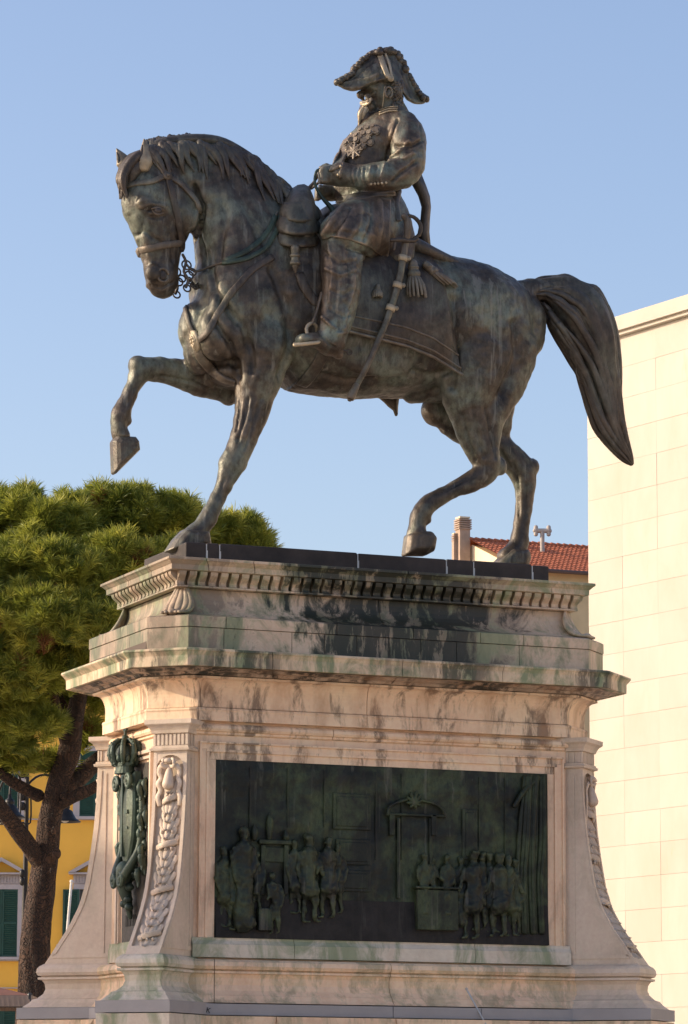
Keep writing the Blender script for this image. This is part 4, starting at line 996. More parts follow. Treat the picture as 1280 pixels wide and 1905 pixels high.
def tassel(pts, r, name='tassel', mat='bronze', Y=-.47):
    mb = MB(); P_ = [PY(a, b, Y) for a, b in pts]; d = P_[-1] - P_[0]
    mb.tube3([P_[0], P_[0] + d * .25], [r * .5, r * .55], n=10); mb.ell(P_[0] + d * .32, (r * .7, r * .7, r * .6)); mb.ell(P_[0] + d * .12, (r * .6, r * .6, r * .35))
    for k in range(14):
        a = k / 14 * 6.28; e = np.array([math.cos(a), math.sin(a), 0]) * r
        mb.tube3([P_[0] + d * .36 + e * .4, P_[0] + d * .65 + e * .85, P_[0] + d * (1 + random.uniform(-.06, .06)) + e * 1.0], [.010, .014, .009], n=6, sub=2)
    return bb(mb, name, mat)
mb = MB(); P0 = [PY(*a, -.47) for a in ((549, 462), (549, 476), (549, 490), (550, 506))]
mb.tube3(P0, [.035, .030, .034, .010], n=12); mb.ell(P0[1], (.042, .042, .022)); mb.ell(P0[2], (.045, .045, .025)); bb(mb, 'holster_tassel', 'bronze')
tack('martingale_strap', [(556, 508), (566, 535), (584, 560), (600, 566)], .036, .012, 'bronze_dark', mirror=False)
tassel([(768, 490), (775, 552)], .075, Y=-.50); tassel([(792, 492), (835, 530)], .065, Y=-.46); tassel([(703, 532), (702, 552)], .035, Y=-.50)

# ------------------------------------------------------------------ the rider
r_ = MB()
def limb(*a, **k): r_.limb(*a, **k)
# torso and head
limb([(706, 452, 0, 62, 72), (698, 415, 0, 66, 70), (686, 372, 0, 61, 60), (680, 336, 0, 62, 56), (688, 300, 0, 62, 58), (704, 266, 0, 54, 66), (722, 236, 0, 42, 70), (730, 218, 0, 28, 50)], n=26)
limb([(730, 224, 0, 28, 30), (724, 200, 0, 25, 25), (715, 182, 0, 28, 25), (708, 162, 0, 35, 27), (708, 140, 0, 35, 27), (708, 122, 0, 26, 22)], n=22)
def rb(px, py, Y, r, rot=0):
    c = PY(px, py, Y); a = rad(rot); R = np.array([[math.cos(a), 0, math.sin(a)], [0, 1, 0], [-math.sin(a), 0, math.cos(a)]]); r_.ell(c, (r[0] * K, r[1] * K, r[2] * K), R, 16, 12)
rb(671, 177, 0, (9, 7, 10), -20); rb(669, 181, 0, (5, 5, 4)); rb(680, 162, 0, (9, 20, 6)); rb(684, 178, -.07, (9, 6, 6)); rb(684, 178, .07, (9, 6, 6))
rb(684, 200, 0, (16, 20, 14)); rb(676, 214, 0, (12, 15, 16)); rb(672, 228, 0, (8, 9, 14))
for s_ in (-1, 1): rb(682, 192, s_ * .055, (12, 11, 6), 10); rb(688, 187, s_ * .10, (9, 5, 5), -35); rb(724, 172, s_ * .115, (7, 5, 11), 15); rb(735, 168, s_ * .07, (16, 18, 26))
# collar
limb([(731, 214, 0, 30, 32), (727, 200, 0, 29, 30)], n=18, sub=2)
# near arm and hand across the body
limb([(748, 232, -.24, 30, 28), (757, 252, -.31, 36, 32), (761, 285, -.35, 34, 32), (756, 318, -.37, 31, 30), (722, 328, -.36, 30, 28), (684, 330, -.31, 26, 25), (652, 327, -.25, 22, 22), (636, 326, -.22, 21, 21)], n=18)
limb([(645, 326, -.23, 24, 24), (632, 325, -.21, 23, 23)], n=18, sub=2)
limb([(632, 325, -.21, 17, 14), (618, 325, -.19, 19, 15), (605, 327, -.17, 17, 15)], n=14)
for k, (dy, L) in enumerate(((-11, 17), (-4, 20), (4, 19), (11, 15))):
    limb([(612, 325 + dy, -.215, 5.5, 6), (600, 326 + dy, -.235, 5.2, 5.5), (594, 330 + dy * .8, -.19, 5, 5), (598, 334 + dy * .6, -.13, 4.6, 5)], n=8, sub=3)
limb([(618, 312, -.17, 6, 6), (606, 309, -.16, 5.5, 5.5), (596, 313, -.14, 4.8, 5)], n=8, sub=3)
# far arm, hand on the reins
limb([(716, 236, .24, 30, 28), (706, 280, .33, 32, 30), (690, 322, .36, 30, 28), (645, 346, .27, 25, 24), (614, 356, .12, 19, 19), (600, 360, .06, 14, 13)], n=16)
for k in range(4): limb([(600, 350 + k * 6, .03, 5, 5.5), (590, 352 + k * 6, 0, 5, 5), (588, 356 + k * 5, .05, 4.6, 5)], n=8, sub=3)
limb([(606, 348, .05, 5.5, 5.5), (594, 345, .04, 5, 5)], n=8, sub=2)
# legs
for s_, dx, dy in ((-1, 0, 0), (1, -22, 10)):
    Y = lambda y: s_ * y
    limb([(704 + dx * .3, 440, Y(.16), 56, 46), (672 + dx * .6, 440, Y(.34), 50, 44), (640 + dx, 452 + dy, Y(.46), 42, 36), (636 + dx, 490 + dy, Y(.50), 40, 34), (635 + dx, 530 + dy, Y(.52), 38, 33), (629 + dx, 575 + dy, Y(.53), 35, 31), (618 + dx, 612 + dy, Y(.53), 30, 29), (614 + dx, 636 + dy, Y(.53), 29, 29)], n=20)
    limb([(622 + dx, 636 + dy, Y(.53), 20, 20), (606 + dx, 636 + dy, Y(.535), 17, 19), (582 + dx, 632 + dy, Y(.54), 15, 18), (560 + dx, 632 + dy, Y(.545), 11, 15)], n=16)
    limb([(627 + dx, 642 + dy, Y(.53), 12, 13), (629 + dx, 660 + dy, Y(.53), 10, 12)], n=10, sub=2)
# coat skirts over the thighs, cut off above the knee
for s_, dx in ((-1, 0), (1, -22)):
    limb([(700, 405, s_ * .12, 66, 62), (680 + dx * .5, 425, s_ * .30, 60, 52), (650 + dx, 432, s_ * .44, 50, 44), (636 + dx, 440, s_ * .49, 46, 41)], n=20, p=2.2)
    limb([(728, 400, s_ * .16, 30, 40), (738, 440, s_ * .26, 34, 36), (742, 480, s_ * .34, 28, 26)], n=16)
rm = remesh(r_, .0125, 4, 'rider_body'); rbv = bvh_of(rm)
rl = []
for pts, d, w in [
    ([(738, 222), (726, 260), (720, 300)], .022, .012), ([(762, 262), (745, 280), (725, 296)], -.014, .013), ([(785, 262), (765, 272), (735, 272)], .02, .013), ([(770, 285), (745, 300), (722, 300)], -.014, .013), ([(775, 300), (750, 318), (730, 338)], .016, .012), ([(716, 305), (708, 330), (712, 345)], -.012, .010), ([(700, 308), (696, 330), (700, 346)], .012, .010),
    ([(690, 309), (686, 330), (688, 345)], -.010, .008), ([(663, 310), (660, 328), (664, 344)], .010, .006), ([(671, 310), (668, 328), (672, 344)], .010, .006), ([(655, 309), (652, 326), (656, 343)], .010, .006), ([(679, 309), (677, 328), (680, 345)], .010, .006),
    ([(652, 262), (640, 300), (632, 330)], -.010, .010), ([(625, 372), (670, 366), (720, 362)], .014, .012), ([(640, 382), (690, 400), (716, 450)], -.010, .012), ([(610, 440), (640, 432), (680, 446)], .012, .012),
    ([(610, 452), (620, 500), (612, 560)], -.008, .014), ([(628, 520), (622, 570), (630, 610)], .010, .016), ([(660, 480), (656, 540), (640, 612)], -.014, .014), ([(648, 470), (650, 520)], .010, .012), ([(612, 575), (640, 590), (655, 585)], .008, .012), ([(606, 596), (628, 622), (645, 618)], -.010, .010), ([(604, 470), (630, 490), (662, 486)], .010, .014), ([(606, 500), (634, 512), (660, 502)], -.009, .012), ([(615, 540), (640, 548), (655, 540)], .010, .012), ([(640, 560), (652, 580), (640, 606)], .010, .010), ([(646, 460), (675, 470), (690, 490)], .02, .014), ([(600, 590), (615, 606), (628, 612)], -.014, .008), ([(594, 620), (612, 640), (622, 646)], .012, .008),
    ([(780, 232), (788, 262)], .01, .012), ([(688, 168), (700, 170)], .012, .008), ([(676, 170), (690, 172)], .018, .009), ([(676, 196), (690, 196)], .010, .006)]:
    L = [p for p, _ in on(rbv, pts, 0, 5)]
    if len(L) > 1: rl.append((L, d, w))
carve(rm, [(a, d * 1.45, w) for a, d, w in rl]); roughen(rm, .012, 7, .006, 20)
rider = link('rider_body', rm, 'bronze_coat', ST, True); rider.location = (0, 0, -5.91); rbv = bvh_of(rm)
def rbuild(mb, name, mat='bronze_coat', smooth=True): return mb.build(name, mat, rider, smooth)
# coat skirt hem standing clear of the thigh
def sheet(top, bot, bv, o0, o1, name, mat, nu=24, nv=10, th=.02, wav=0.0, folds=()):
    V = []; T_ = np.array(top, float); B2 = np.array(bot, float)
    ut = np.linspace(0, 1, len(T_)); ub = np.linspace(0, 1, len(B2)); last = None
    for j in range(nv + 1):
        v_ = j / nv
        for i in range(nu + 1):
            u = i / nu; a = np.array([np.interp(u, ut, T_[:, 0]), np.interp(u, ut, T_[:, 1])]); b = np.array([np.interp(u, ub, B2[:, 0]), np.interp(u, ub, B2[:, 1])])
            p = a * (1 - v_) + b * v_; q_ = hit(bv, p[0], p[1]); pt = q_[0] if q_ is not None else (last if last is not None else PY(p[0], p[1], -.4)); last = pt
            y = pt[1] - (o0 + (o1 - o0) * v_) - wav * math.sin(u * 19 + v_) * v_; d = ray(*p); V.append(CAM + (y - CAM[1]) / d[1] * d)
    V = np.array(V).reshape(nv + 1, nu + 1, 3)
    for _ in range(3): V[:, 1:-1] = .25 * V[:, :-2] + .5 * V[:, 1:-1] + .25 * V[:, 2:]; V[1:-1] = .25 * V[:-2] + .5 * V[1:-1] + .25 * V[2:]
    n = nu + 1; mb = MB(); mb.add(V.reshape(-1, 3), [(j * n + i, j * n + i + 1, (j + 1) * n + i + 1, (j + 1) * n + i) for j in range(nv) for i in range(nu)])
    o = rbuild(mb, name, mat); m1 = o.modifiers.new('s', 'SOLIDIFY'); m1.thickness = th; m1.offset = 0
    if folds:
        sb = bvh_of(o.data); c_, q_ = co_no(o.data); sg = 1 if (q_[:, 1].mean() < 0) else -1
        carve(o.data, [(L_, d_ * sg, w_) for L_, d_, w_ in (([p for p, _ in on(sb, pts, 0, 5)], d_, w_) for pts, d_, w_ in folds) if len(L_) > 1])
    return o
sheet([(622, 382), (660, 372), (700, 368), (726, 372)], [(596, 446), (618, 440), (650, 446), (688, 460), (722, 486)], rbv, .004, .018, 'coat_skirt', 'bronze_coat', 56, 28, wav=.010, folds=[([(640, 384), (622, 408), (602, 436)], -.02, .016), ([(655, 384), (640, 412), (622, 436)], .02, .016), ([(672, 380), (668, 412), (650, 440)], -.018, .015), ([(690, 378), (690, 415), (676, 448)], .02, .016), ([(706, 376), (708, 420), (700, 462)], -.02, .014), ([(620, 400), (650, 404), (690, 396)], .010, .02), ([(640, 425), (670, 432), (700, 440)], -.008, .014)])
sheet([(628, 366), (665, 360), (700, 357), (735, 355)], [(626, 378), (664, 371), (702, 367), (737, 365)], rbv, .012, .012, 'belt', 'bronze_dark', nv=3)
sheet([(640, 262), (655, 250), (668, 246)], [(612, 318), (622, 316), (634, 308)], rbv, .006, .010, 'coat_lapel', 'bronze_coat', nu=8)
# cocked hat
ht = MB(); st = [(627, 149, 159, 5), (640, 144, 165, 12), (655, 134, 169, 20), (670, 113, 167, 27), (690, 99, 158, 33), (712, 93, 152, 36), (730, 93, 154, 36), (746, 108, 170, 32), (758, 134, 186, 25), (772, 162, 194, 17), (784, 176, 195, 10), (794, 182, 189, 4)]
def hat_rows():
    D = np.array(st, float); xs = np.linspace(627, 794, 50); return [(x, *[np.interp(x, D[:, 0], D[:, i]) for i in (1, 2, 3)]) for x in xs]
HR = []
for x, a, b, w in hat_rows():
    r = []
    for t, q in ((0, .10), (.06, .22), (.25, .42), (.5, .70), (.75, 1.0), (.92, 1.06), (1, .8)): r.append(PY(x, a + (b - a) * t, -q * w * K))
    for t, q in ((1, .8), (.92, 1.06), (.75, 1.0), (.5, .70), (.25, .42), (.06, .22), (0, .10)): r.append(PY(x, a + (b - a) * t, q * w * K))
    HR.append(r)
ht.rings(HR)
hme = remesh(ht, .011, 3, 'cocked_hat'); hbv = bvh_of(hme)
carve(hme, [(L_, d_, w_) for L_, d_, w_ in (([p for p, _ in on(hbv, q_, 0, 5)], d_, w_) for q_, d_, w_ in (([(640, 156), (668, 148), (690, 146), (704, 138)], -.02, .012), ([(652, 150), (672, 132), (690, 118), (702, 112)], .014, .012), ([(704, 104), (707, 125), (706, 145)], .012, .008), ([(742, 110), (748, 140), (764, 178)], .014, .012), ([(755, 135), (770, 168), (788, 184)], -.014, .012))) if len(L_) > 1]); roughen(hme, .008, 9, .004, 25)
hat = link('cocked_hat', hme, 'bronze', rider, True); hbv = bvh_of(hme)
tr = MB()
edge = [(628, 152), (642, 146), (656, 135), (664, 122), (674, 110), (690, 100), (708, 94), (726, 91), (740, 100), (749, 116), (757, 134), (766, 152), (776, 168), (788, 180), (794, 185)]
for (a, b) in zip(edge[:-1], edge[1:]):
    for k in range(4):
        u = k / 4; x = a[0] + (b[0] - a[0]) * u; y = a[1] + (b[1] - a[1]) * u
        for Y in (-.03, .03): tr.ell(PY(x + random.uniform(-2, 2), y + random.uniform(-1, 2.5), Y + random.uniform(-.02, .02)), (.022 + .010 * random.random(), .028, .020 + .010 * random.random()), nu=8, nv=6)
tr.ell(PY(722, 96, -.04), (.06, .05, .035)); tr.ell(PY(705, 98, -.05), (.04, .04, .03))
rbuild(tr, 'feather_trim', 'bronze_dark')
mb = MB(); pn = on(hbv, [(706, 100), (712, 120), (722, 145)], .008, 6)
if len(pn) > 2: strap(mb, pn, .022, .008)
pn = on(hbv, [(716, 100), (724, 122), (728, 145)], .008, 6)
if len(pn) > 2: strap(mb, pn, .010, .010)
q = hit(hbv, 726, 146, .01)
if q: mb.ell(q[0], (.028, .02, .028))
rbuild(mb, 'cockade_loop', 'bronze_pale')
# chin strap, collar braid
mb = MB(); pn = on(rbv, [(716, 160), (714, 180), (712, 200)], .004, 5)
if len(pn) > 2: strap(mb, pn, .006, .004); rbuild(mb, 'chin_strap', 'bronze_pale')
mb = MB()
for k in range(3):
    pn = on(rbv, [(706, 206 + 4 * k), (722, 200 + 4 * k), (740, 199 + 4 * k)], .005, 5)
    if len(pn) > 2: strap(mb, pn, .005, .006)
if mb.v: rbuild(mb, 'collar_braid', 'bronze_pale')
# beard and moustache locks
mb = MB()
for k in range(40):
    a = random.uniform(-1, 1); x0 = 671 + 15 * random.random(); pts = [PY(x0 + 3, 196 + random.random() * 8, a * .07), PY(x0 - 2, 212, a * .06), PY(x0 - 5 + 3 * random.random(), 226 + 10 * random.random(), a * .03)]; lock(mb, pts, [.016, .019, .006], .9, 6)
for s_ in (-1, 1):
    for k in range(5): lock(mb, [PY(671, 190 + k * .8, s_ * .01), PY(678, 191 + k, s_ * .06), PY(686, 188 + k, s_ * .105), PY(690, 182 + k, s_ * .12)], [.008, .012, .010, .004], .8, 6)
rbuild(mb, 'beard', 'bronze_pale')
mb = MB()
for k in range(60):
    q = hit(rbv, random.uniform(731, 748), random.uniform(150, 196), .0)
    if q: mb.ell(q[0], (.016, .014, .018), nu=7, nv=5)
mb.build('hair', 'bronze_dark', rider, True)['kind'] = 'stuff'
# ear, sash, medals, cuff buttons
mb = MB(); q = hit(rbv, 723, 172, .004)
if q: mb.tube3([q[0] + np.array([.030 * math.cos(a), 0, .044 * math.sin(a)]) for a in np.linspace(-1.2, 4.2, 12)], .009, n=8, sub=2); rbuild(mb, 'ear')
med = [(699, 243, 9), (688, 248, 8), (677, 250, 8), (664, 253, 7), (664, 262, 8), (679, 262, 9), (694, 237, 7), (702, 247, 6), (661, 282, 14), (652, 274, 7), (645, 268, 7), (684, 240, 7), (672, 243, 7), (654, 262, 7), (686, 258, 6), (671, 256, 6), (690, 266, 7), (648, 290, 8), (676, 274, 6)]
for (x, y, r) in med:
    q = hit(rbv, x, y, .006)
    if not q: continue
    mb = MB(); N_ = q[1]; u_ = np.cross(N_, Zv); u_ /= np.linalg.norm(u_); w_ = np.cross(u_, N_)
    for f_, t0, t1 in ((1, -.02, .012), (.6, .01, .022)):
        mb.rings([[q[0] + (u_ * math.cos(t) + w_ * math.sin(t)) * r * K * f_ + N_ * tt for t in np.linspace(0, 6.28, 16, endpoint=False)] for tt in (t0, t1)])
    if r > 10:
        for k in range(8): mb.tube3([q[0] + N_ * .01, q[0] + N_ * .012 + (u_ * math.cos(k * .785) + w_ * math.sin(k * .785)) * r * K * 1.25], [.018, .008], n=6, sub=1)
    rbuild(mb, 'medal', 'bronze', False)
for k in range(5):
    q = hit(rbv, 690 + k * 7, 342 - k * .6, .004)
    if q: mb = MB(); mb.ell(q[0], (.011, .011, .011), nu=8, nv=6); rbuild(mb, 'cuff_button', 'bronze_pale')
for k in range(6):
    q = hit(rbv, 655 - k * 5, 250 + k * 15, .004)
    if q: mb = MB(); mb.ell(q[0], (.013, .013, .013), nu=8, nv=6); rbuild(mb, 'coat_button', 'bronze_pale')
# sash hanging behind the back
mb = MB(); R = []
for (x, y, w) in ((772, 325, 13), (780, 345, 13), (789, 365, 11), (793, 385, 9), (791, 408, 9), (788, 432, 11), (790, 462, 12)):
    R.append([PY(x - w, y, -.04), PY(x, y - 2, -.10), PY(x + w, y, -.04), PY(x, y + 2, .02)])
mb.rings(R); rbuild(mb, 'sash', 'bronze_dark')
mb = MB(); mb.tube3([PY(742, 352, -.28), PY(735, 380, -.36), PY(742, 410, -.42)], [.03, .035, .025], [.012, .012, .012], n=8); rbuild(mb, 'sword_strap', 'bronze_dark')
# sabre: scabbard, hilt, knuckle guard
mb = MB(); sp = [(756, 440), (750, 480), (743, 520), (733, 555), (718, 600), (700, 642), (680, 686), (664, 716), (652, 740)]
spp = []
for i, a in enumerate(sp):
    q = hit(hb, *a); y = min(-.53, (q[0][1] - .05) if q else -.53); spp.append(PY(*a, y if i < 7 else -.50))
mb.tube3(spp, [.030, .030, .029, .028, .026, .025, .024, .024, .026], [.016] * 9, n=10, sub=4); mb.tube3([spp[-1] + (spp[-2] - spp[-1]) * .9, spp[-1], spp[-1] + (spp[-1] - spp[-2]) * .12], [.028, .034, .02], n=8); rbuild(mb, 'scabbard', 'bronze')
for i, f_ in ((1, 0), (2, .3), (3, .4)):
    mb = MB(); c = spp[i] * (1 - f_) + spp[i + 1] * f_; d = spp[i + 1] - spp[i]; d /= np.linalg.norm(d); mb.tube3([c - d * .022, c + d * .022], .040, .026, n=10, sub=1, round_=False); mb.ell(c + np.array([.045, -.01, 0]), (.018, .012, .018)); rbuild(mb, 'scabbard_ring', 'bronze_pale')
mb = MB(); mb.tube3([PY(757, 442, -.55), PY(759, 425, -.56), PY(757, 410, -.56), PY(752, 402, -.56)], [.026, .030, .028, .026], n=10); rbuild(mb, 'hilt', 'bronze')
mb = MB(); mb.tube3([PY(754, 400, -.56), PY(770, 404, -.55), PY(782, 418, -.55), PY(780, 436, -.55), PY(766, 446, -.55)], [.012, .016, .018, .016, .012], n=8); mb.tube3([PY(728, 447, -.55), PY(745, 446, -.56), PY(768, 448, -.55), PY(776, 444, -.55)], [.014, .018, .018, .016], n=8)
mb.tube3([PY(735, 450, -.55), PY(733, 464, -.55)], .012, n=6, sub=1); rbuild(mb, 'guard', 'bronze_dark')
# stirrup and leather
mb = MB(); Y = -.545
arch = [PY(575, 630, Y - .04), PY(570, 612, Y - .02), PY(578, 602, Y), PY(588, 606, Y + .02), PY(590, 622, Y + .05), PY(586, 638, Y + .06)]
mb.tube3(arch, .014, n=8); rbuild(mb, 'stirrup_arch', 'bronze_pale')
mb = MB(); mb.rings([[PY(548, 640 + q, Y - .06), PY(590, 634 + q, Y - .085), PY(596, 630 + q, Y + .06), PY(553, 634 + q, Y + .075)] for q in (0, 5)]); mb.tube3([PY(548, 642, Y - .06), PY(590, 637, Y - .085), PY(596, 633, Y + .06), PY(553, 637, Y + .075), PY(548, 642, Y - .06)], .014, n=8, sub=2); rbuild(mb, 'stirrup_tread', 'bronze_pale')
mb = MB(); mb.tube3([PY(580, 603, Y), PY(590, 575, Y + .02), PY(598, 545, Y + .04)], .010, .022, n=8); rbuild(mb, 'stirrup_leather', 'bronze')
mb = MB(); mb.tube3([PY(636, 652, -.53), PY(646, 654, -.53)], .010, n=8, sub=1)
c = PY(650, 655, -.53); mb.tube3([c + np.array([.022 * math.cos(a), 0, .022 * math.sin(a)]) for a in np.linspace(0, 6.28, 12)], .006, n=6, sub=1); rbuild(mb, 'spur', 'bronze_dark')

# ================================================================== background
def lab_noise(n): return n
# ---- cream stone building on the right, wall running towards the viewer
M['travertine'] = None
m, t, b = new_mat('travertine_panel', (.45, .385, .305), .65)
oi = nd(t, 'ShaderNodeObjectInfo'); n1 = tex(t, 1.2, 7, .65, (1, 1, .45), obj=False, dist=.4)
c = ramp(t, n1, [(.25, (.40, .365, .30)), (.5, (.435, .40, .345)), (.75, (.46, .43, .38))])
c = mix(t, .22, c, ramp(t, oi.outputs['Random'], [(0, (.40, .37, .33)), (1, (.60, .58, .55))]), 'OVERLAY')
sp_ = ramp(t, tex(t, 2.2, 6, .7, (1, 1, .3), obj=False), [(.62, g1(0)), (.74, g1(1))]); c = mix(t, mul(t, sp_, .5), c, (.46, .34, .19))
t.links.new(c, b.inputs['Base Color']); bump(t, b, tex(t, 14, 5, .7, obj=False), .15, .01); M['travertine'] = m
M['joint'] = plain('stone_joint', (.37, .31, .23), .8)
WD = RH * .527 - FH * .85; WD /= np.linalg.norm(WD); WN = np.array([-WD[1], WD[0], 0]);
if WN @ RH > 0: WN = -WN
C0 = PF(1098, 1300, 70); C0[2] = 0
wall_top = PF(1150, 634, 70 - .6)[2]
BR = empty('stone_building', C0, 'cream stone-clad public building with a flat cornice, in full sun', 'building')
L_W = 78.0
R_ = np.column_stack([WD, -WN, Zv])
def wbox(u0, u1, d0, d1, z0, z1, name, mat):
    mb = MB(); mb.box(C0 + WD * (u0 + u1) / 2 - WN * (d0 + d1) / 2 + Zv * (z0 + z1) / 2, ((u1 - u0) / 2, (d1 - d0) / 2, (z1 - z0) / 2), R_); return mb.build(name, mat, BR)
wbox(.02, L_W, .03, 22, 0, wall_top + .2, 'wall_core', 'joint')
pw, ph = 1.12, .615
mbp = MB(); mbp.box((0, 0, 0), (pw / 2 - .0022, .02, ph / 2 - .0022), R_); pme = mbp.mesh('panel'); pme.materials.append(M['travertine'])
rows = int(wall_top / ph) + 1
for i in range(9):
    for j in range(rows - 1, -1, -1):
        zc = wall_top - ph * (rows - 1 - j) - ph / 2
        if zc < .2: continue
        o = bpy.data.objects.new('cladding_panel', pme); COL.objects.link(o); o.parent = BR
        o.location = WD * (pw * i + pw / 2) + WN * (.0 + .003 * random.uniform(-1, 1)) + Zv * zc
mbr = MB(); mbr.box(C0 + WD * (9 * pw + L_W) / 2 + Zv * wall_top / 2, ((L_W - 9 * pw) / 2, .02, wall_top / 2), R_); mbr.build('plain_wall', 'travertine', BR)
wbox(-.12, L_W, -.14, .6, wall_top + .002, wall_top + .07, 'cornice_fillet', 'travertine'); wbox(-.2, L_W, -.22, .8, wall_top + .072, wall_top + .34, 'cornice', 'travertine'); wbox(-.1, L_W, -.10, 3, wall_top + .342, wall_top + .40, 'coping', 'travertine')

# ---- house with tiled roof beyond
HD = 150.0
hx = np.array([math.cos(rad(2.0)), -math.sin(rad(2.0)), 0]); hx = RH * math.cos(YAW) * 0 + np.array([math.cos(0), math.sin(0), 0])
hy = np.array([0, 1.0, 0])
Rg = PF(878, 1006, HD)
TH = empty('tiled_house', (Rg[0], Rg[1], 0), 'far ochre house with a red tiled roof, chimney and vent pipe', 'house')
ridge_z = Rg[2]; run = 5.0; drop = 1.85; LEN = 16.0
M['tile'] = plain('terracotta_tile', (.40, .12, .055), .8, .35, 3)
M['ochre'] = plain('ochre_plaster', (.62, .47, .27), .85, .1, 1.2)
M['gable'] = plain('cream_plaster', (.66, .56, .40), .85, .1, 1.2)
M['chim'] = plain('chimney_render', (.36, .27, .21), .85, .15, 3)
def hp(x, y, z): return Rg * np.array([1, 1, 0]) + hx * x + hy * y + Zv * z
mb = MB()
prof = [(-run - .3, ridge_z - drop * 1.06), (0, ridge_z - .05), (run + .3, ridge_z - drop * 1.06)]
wz = ridge_z - drop
mb.rings([[hp(x, -run, 0), hp(x, run, 0), hp(x, run, wz - .12), hp(x, 0, ridge_z - .16), hp(x, -run, wz - .12)] for x in (0, LEN)]); mb.build('wall', 'ochre', TH)
mb = MB(); mb.add([hp(-.012, -run, 0), hp(-.012, run, 0), hp(-.012, run, wz - .13), hp(-.012, 0, ridge_z - .17), hp(-.012, -run, wz - .13)], [(0, 1, 2, 3, 4)]); mb.build('gable_wall', 'gable', TH)
def roof(sgn):
    nx, ny = 420, 14; V = []; F = []
    for j in range(ny + 1):
        for e in (0, 1):
            v_ = (j + (0 if e == 0 else .98)) / (ny + 1)
            for i in range(nx + 1):
                x = -.12 + (LEN + .3) * i / nx; wv = .05 * abs(math.sin(x / .20 * math.pi)) ; V.append(hp(x, sgn * (run + .45) * v_, ridge_z - drop * 1.09 * v_ + wv + (.0 if e == 0 else .045)))
    n = nx + 1
    for j in range(2 * (ny + 1) - 1):
        for i in range(nx): F.append((j * n + i, j * n + i + 1, (j + 1) * n + i + 1, (j + 1) * n + i))
    mb = MB(); mb.add(V, F); o = mb.build('roof_slope', 'tile', TH); o['kind'] = 'stuff'
roof(-1); roof(1)
mb = MB()
for i in range(56):
    mb.tube3([hp(-.1 + i * .29, 0, ridge_z + .06), hp(.17 + i * .29, 0, ridge_z + .03)], [.11, .085], n=8, sub=1)
o = mb.build('ridge_tiles', 'tile', TH); o['kind'] = 'stuff'
mb = MB(); mb.tube3([hp(-.1, -run - .5, wz - .12), hp(LEN, -run - .5, wz - .12)], .08, n=8, sub=1); M['gutter'] = plain('gutter_metal', (.10, .06, .05), .6); mb.build('gutter', 'gutter', TH)
def chimney(px, ytop, ybot, wpx, name, nring):
    c = PF(px, ybot, HD); s_ = HD / F_PX; w_ = wpx * s_ / 2; H = (ybot - ytop) * s_
    mb = MB(); mb.box(c + Zv * (H * .28 - 1.0), (w_, w_, H * .28 + 1.0)); mb.build(name, 'chim', TH)
    for k in range(nring):
        z = H * (.58 + .40 * k / nring); m2 = MB(); m2.box(c + Zv * z, (w_ * 1.22, w_ * 1.22, H * .024)); m2.build('chimney_louvre', 'chim', TH)
    m2 = MB(); m2.box(c + Zv * (H * .78), (w_ * .8, w_ * .8, H * .2)); m2.build('chimney_flue', 'chim', TH)
    m2 = MB(); m2.box(c + Zv * (H * .99), (w_ * 1.0, w_ * 1.0, H * .03)); m2.build('chimney_cap', 'gable', TH)
chimney(861, 962, 1014, 21, 'chimney', 5); chimney(847, 992, 1024, 10, 'chimney', 3)
M['vent'] = plain('vent_pipe', (.38, .34, .31), .6)
c = PF(1009, 1008, HD - .5); s_ = HD / F_PX
mb = MB(); mb.tube3([c - Zv * .4, c + Zv * 20 * s_], 4.2 * s_, n=12, sub=1); mb.build('vent_pipe', 'vent', TH)
mb = MB(); mb.tube3([c + Zv * 21 * s_ - RH * 14 * s_, c + Zv * 21 * s_ + RH * 14 * s_], 4.5 * s_, n=12, sub=1, lat=(0, 0, 1))
mb.build('vent_tee', 'vent', TH)
for q in (-1, 1):
    mb = MB(); mb.tube3([c + RH * 12 * q * s_ + Zv * 14 * s_, c + RH * 12 * q * s_ + Zv * 28 * s_], 4.2 * s_, n=10, sub=1); mb.build('vent_cap', 'vent', TH)

# ---- yellow palazzo with green shutters
YD = 120.0; yk = YD / F_PX
M['yellow'] = plain('yellow_plaster', (.85, .47, .07), .85, .06, 1.0)
M['grey_trim'] = plain('grey_stone_trim', (.42, .38, .38), .75, .1, 3)
M['shutter'] = plain('green_shutter', (.012, .060, .042), .55, .2, 4)
M['dark_glass'] = plain('window_dark', (.02, .022, .025), .2, .1, 2, 0, 0)
yo = PF(100, 1900, YD); yo[2] = 0
YB = empty('yellow_building', yo, 'yellow plastered palazzo with grey stone window surrounds and green shutters', 'building')
Rf = np.column_stack([RH, FH, Zv])
def ybox(px0, py0, px1, py1, d0, d1, name, mat, par=None):
    a = PF(px0, py0, YD); b = PF(px1, py1, YD)
    mb = MB(); c = (a + b) / 2; mb.box(c + FH * (d0 + d1) / 2, (abs((b - a) @ RH) / 2, (d1 - d0) / 2, abs(b[2] - a[2]) / 2), Rf); return mb.build(name, mat, par or YB)
zt = PF(100, 1305, YD)[2]
a_ = PF(-620, 1500, YD); b_ = PF(560, 1500, YD)
mb = MB(); c = (a_ + b_) / 2; c[2] = zt / 2; mb.box(c + FH * 6, (abs((b_ - a_) @ RH) / 2, 6, zt / 2), Rf); mb.build('wall', 'yellow', YB)
for y in (1524, 1787, 1838): ybox(-620, y - 3.5, 560, y + 3.5, -.10, .05, 'string_course', 'grey_trim')
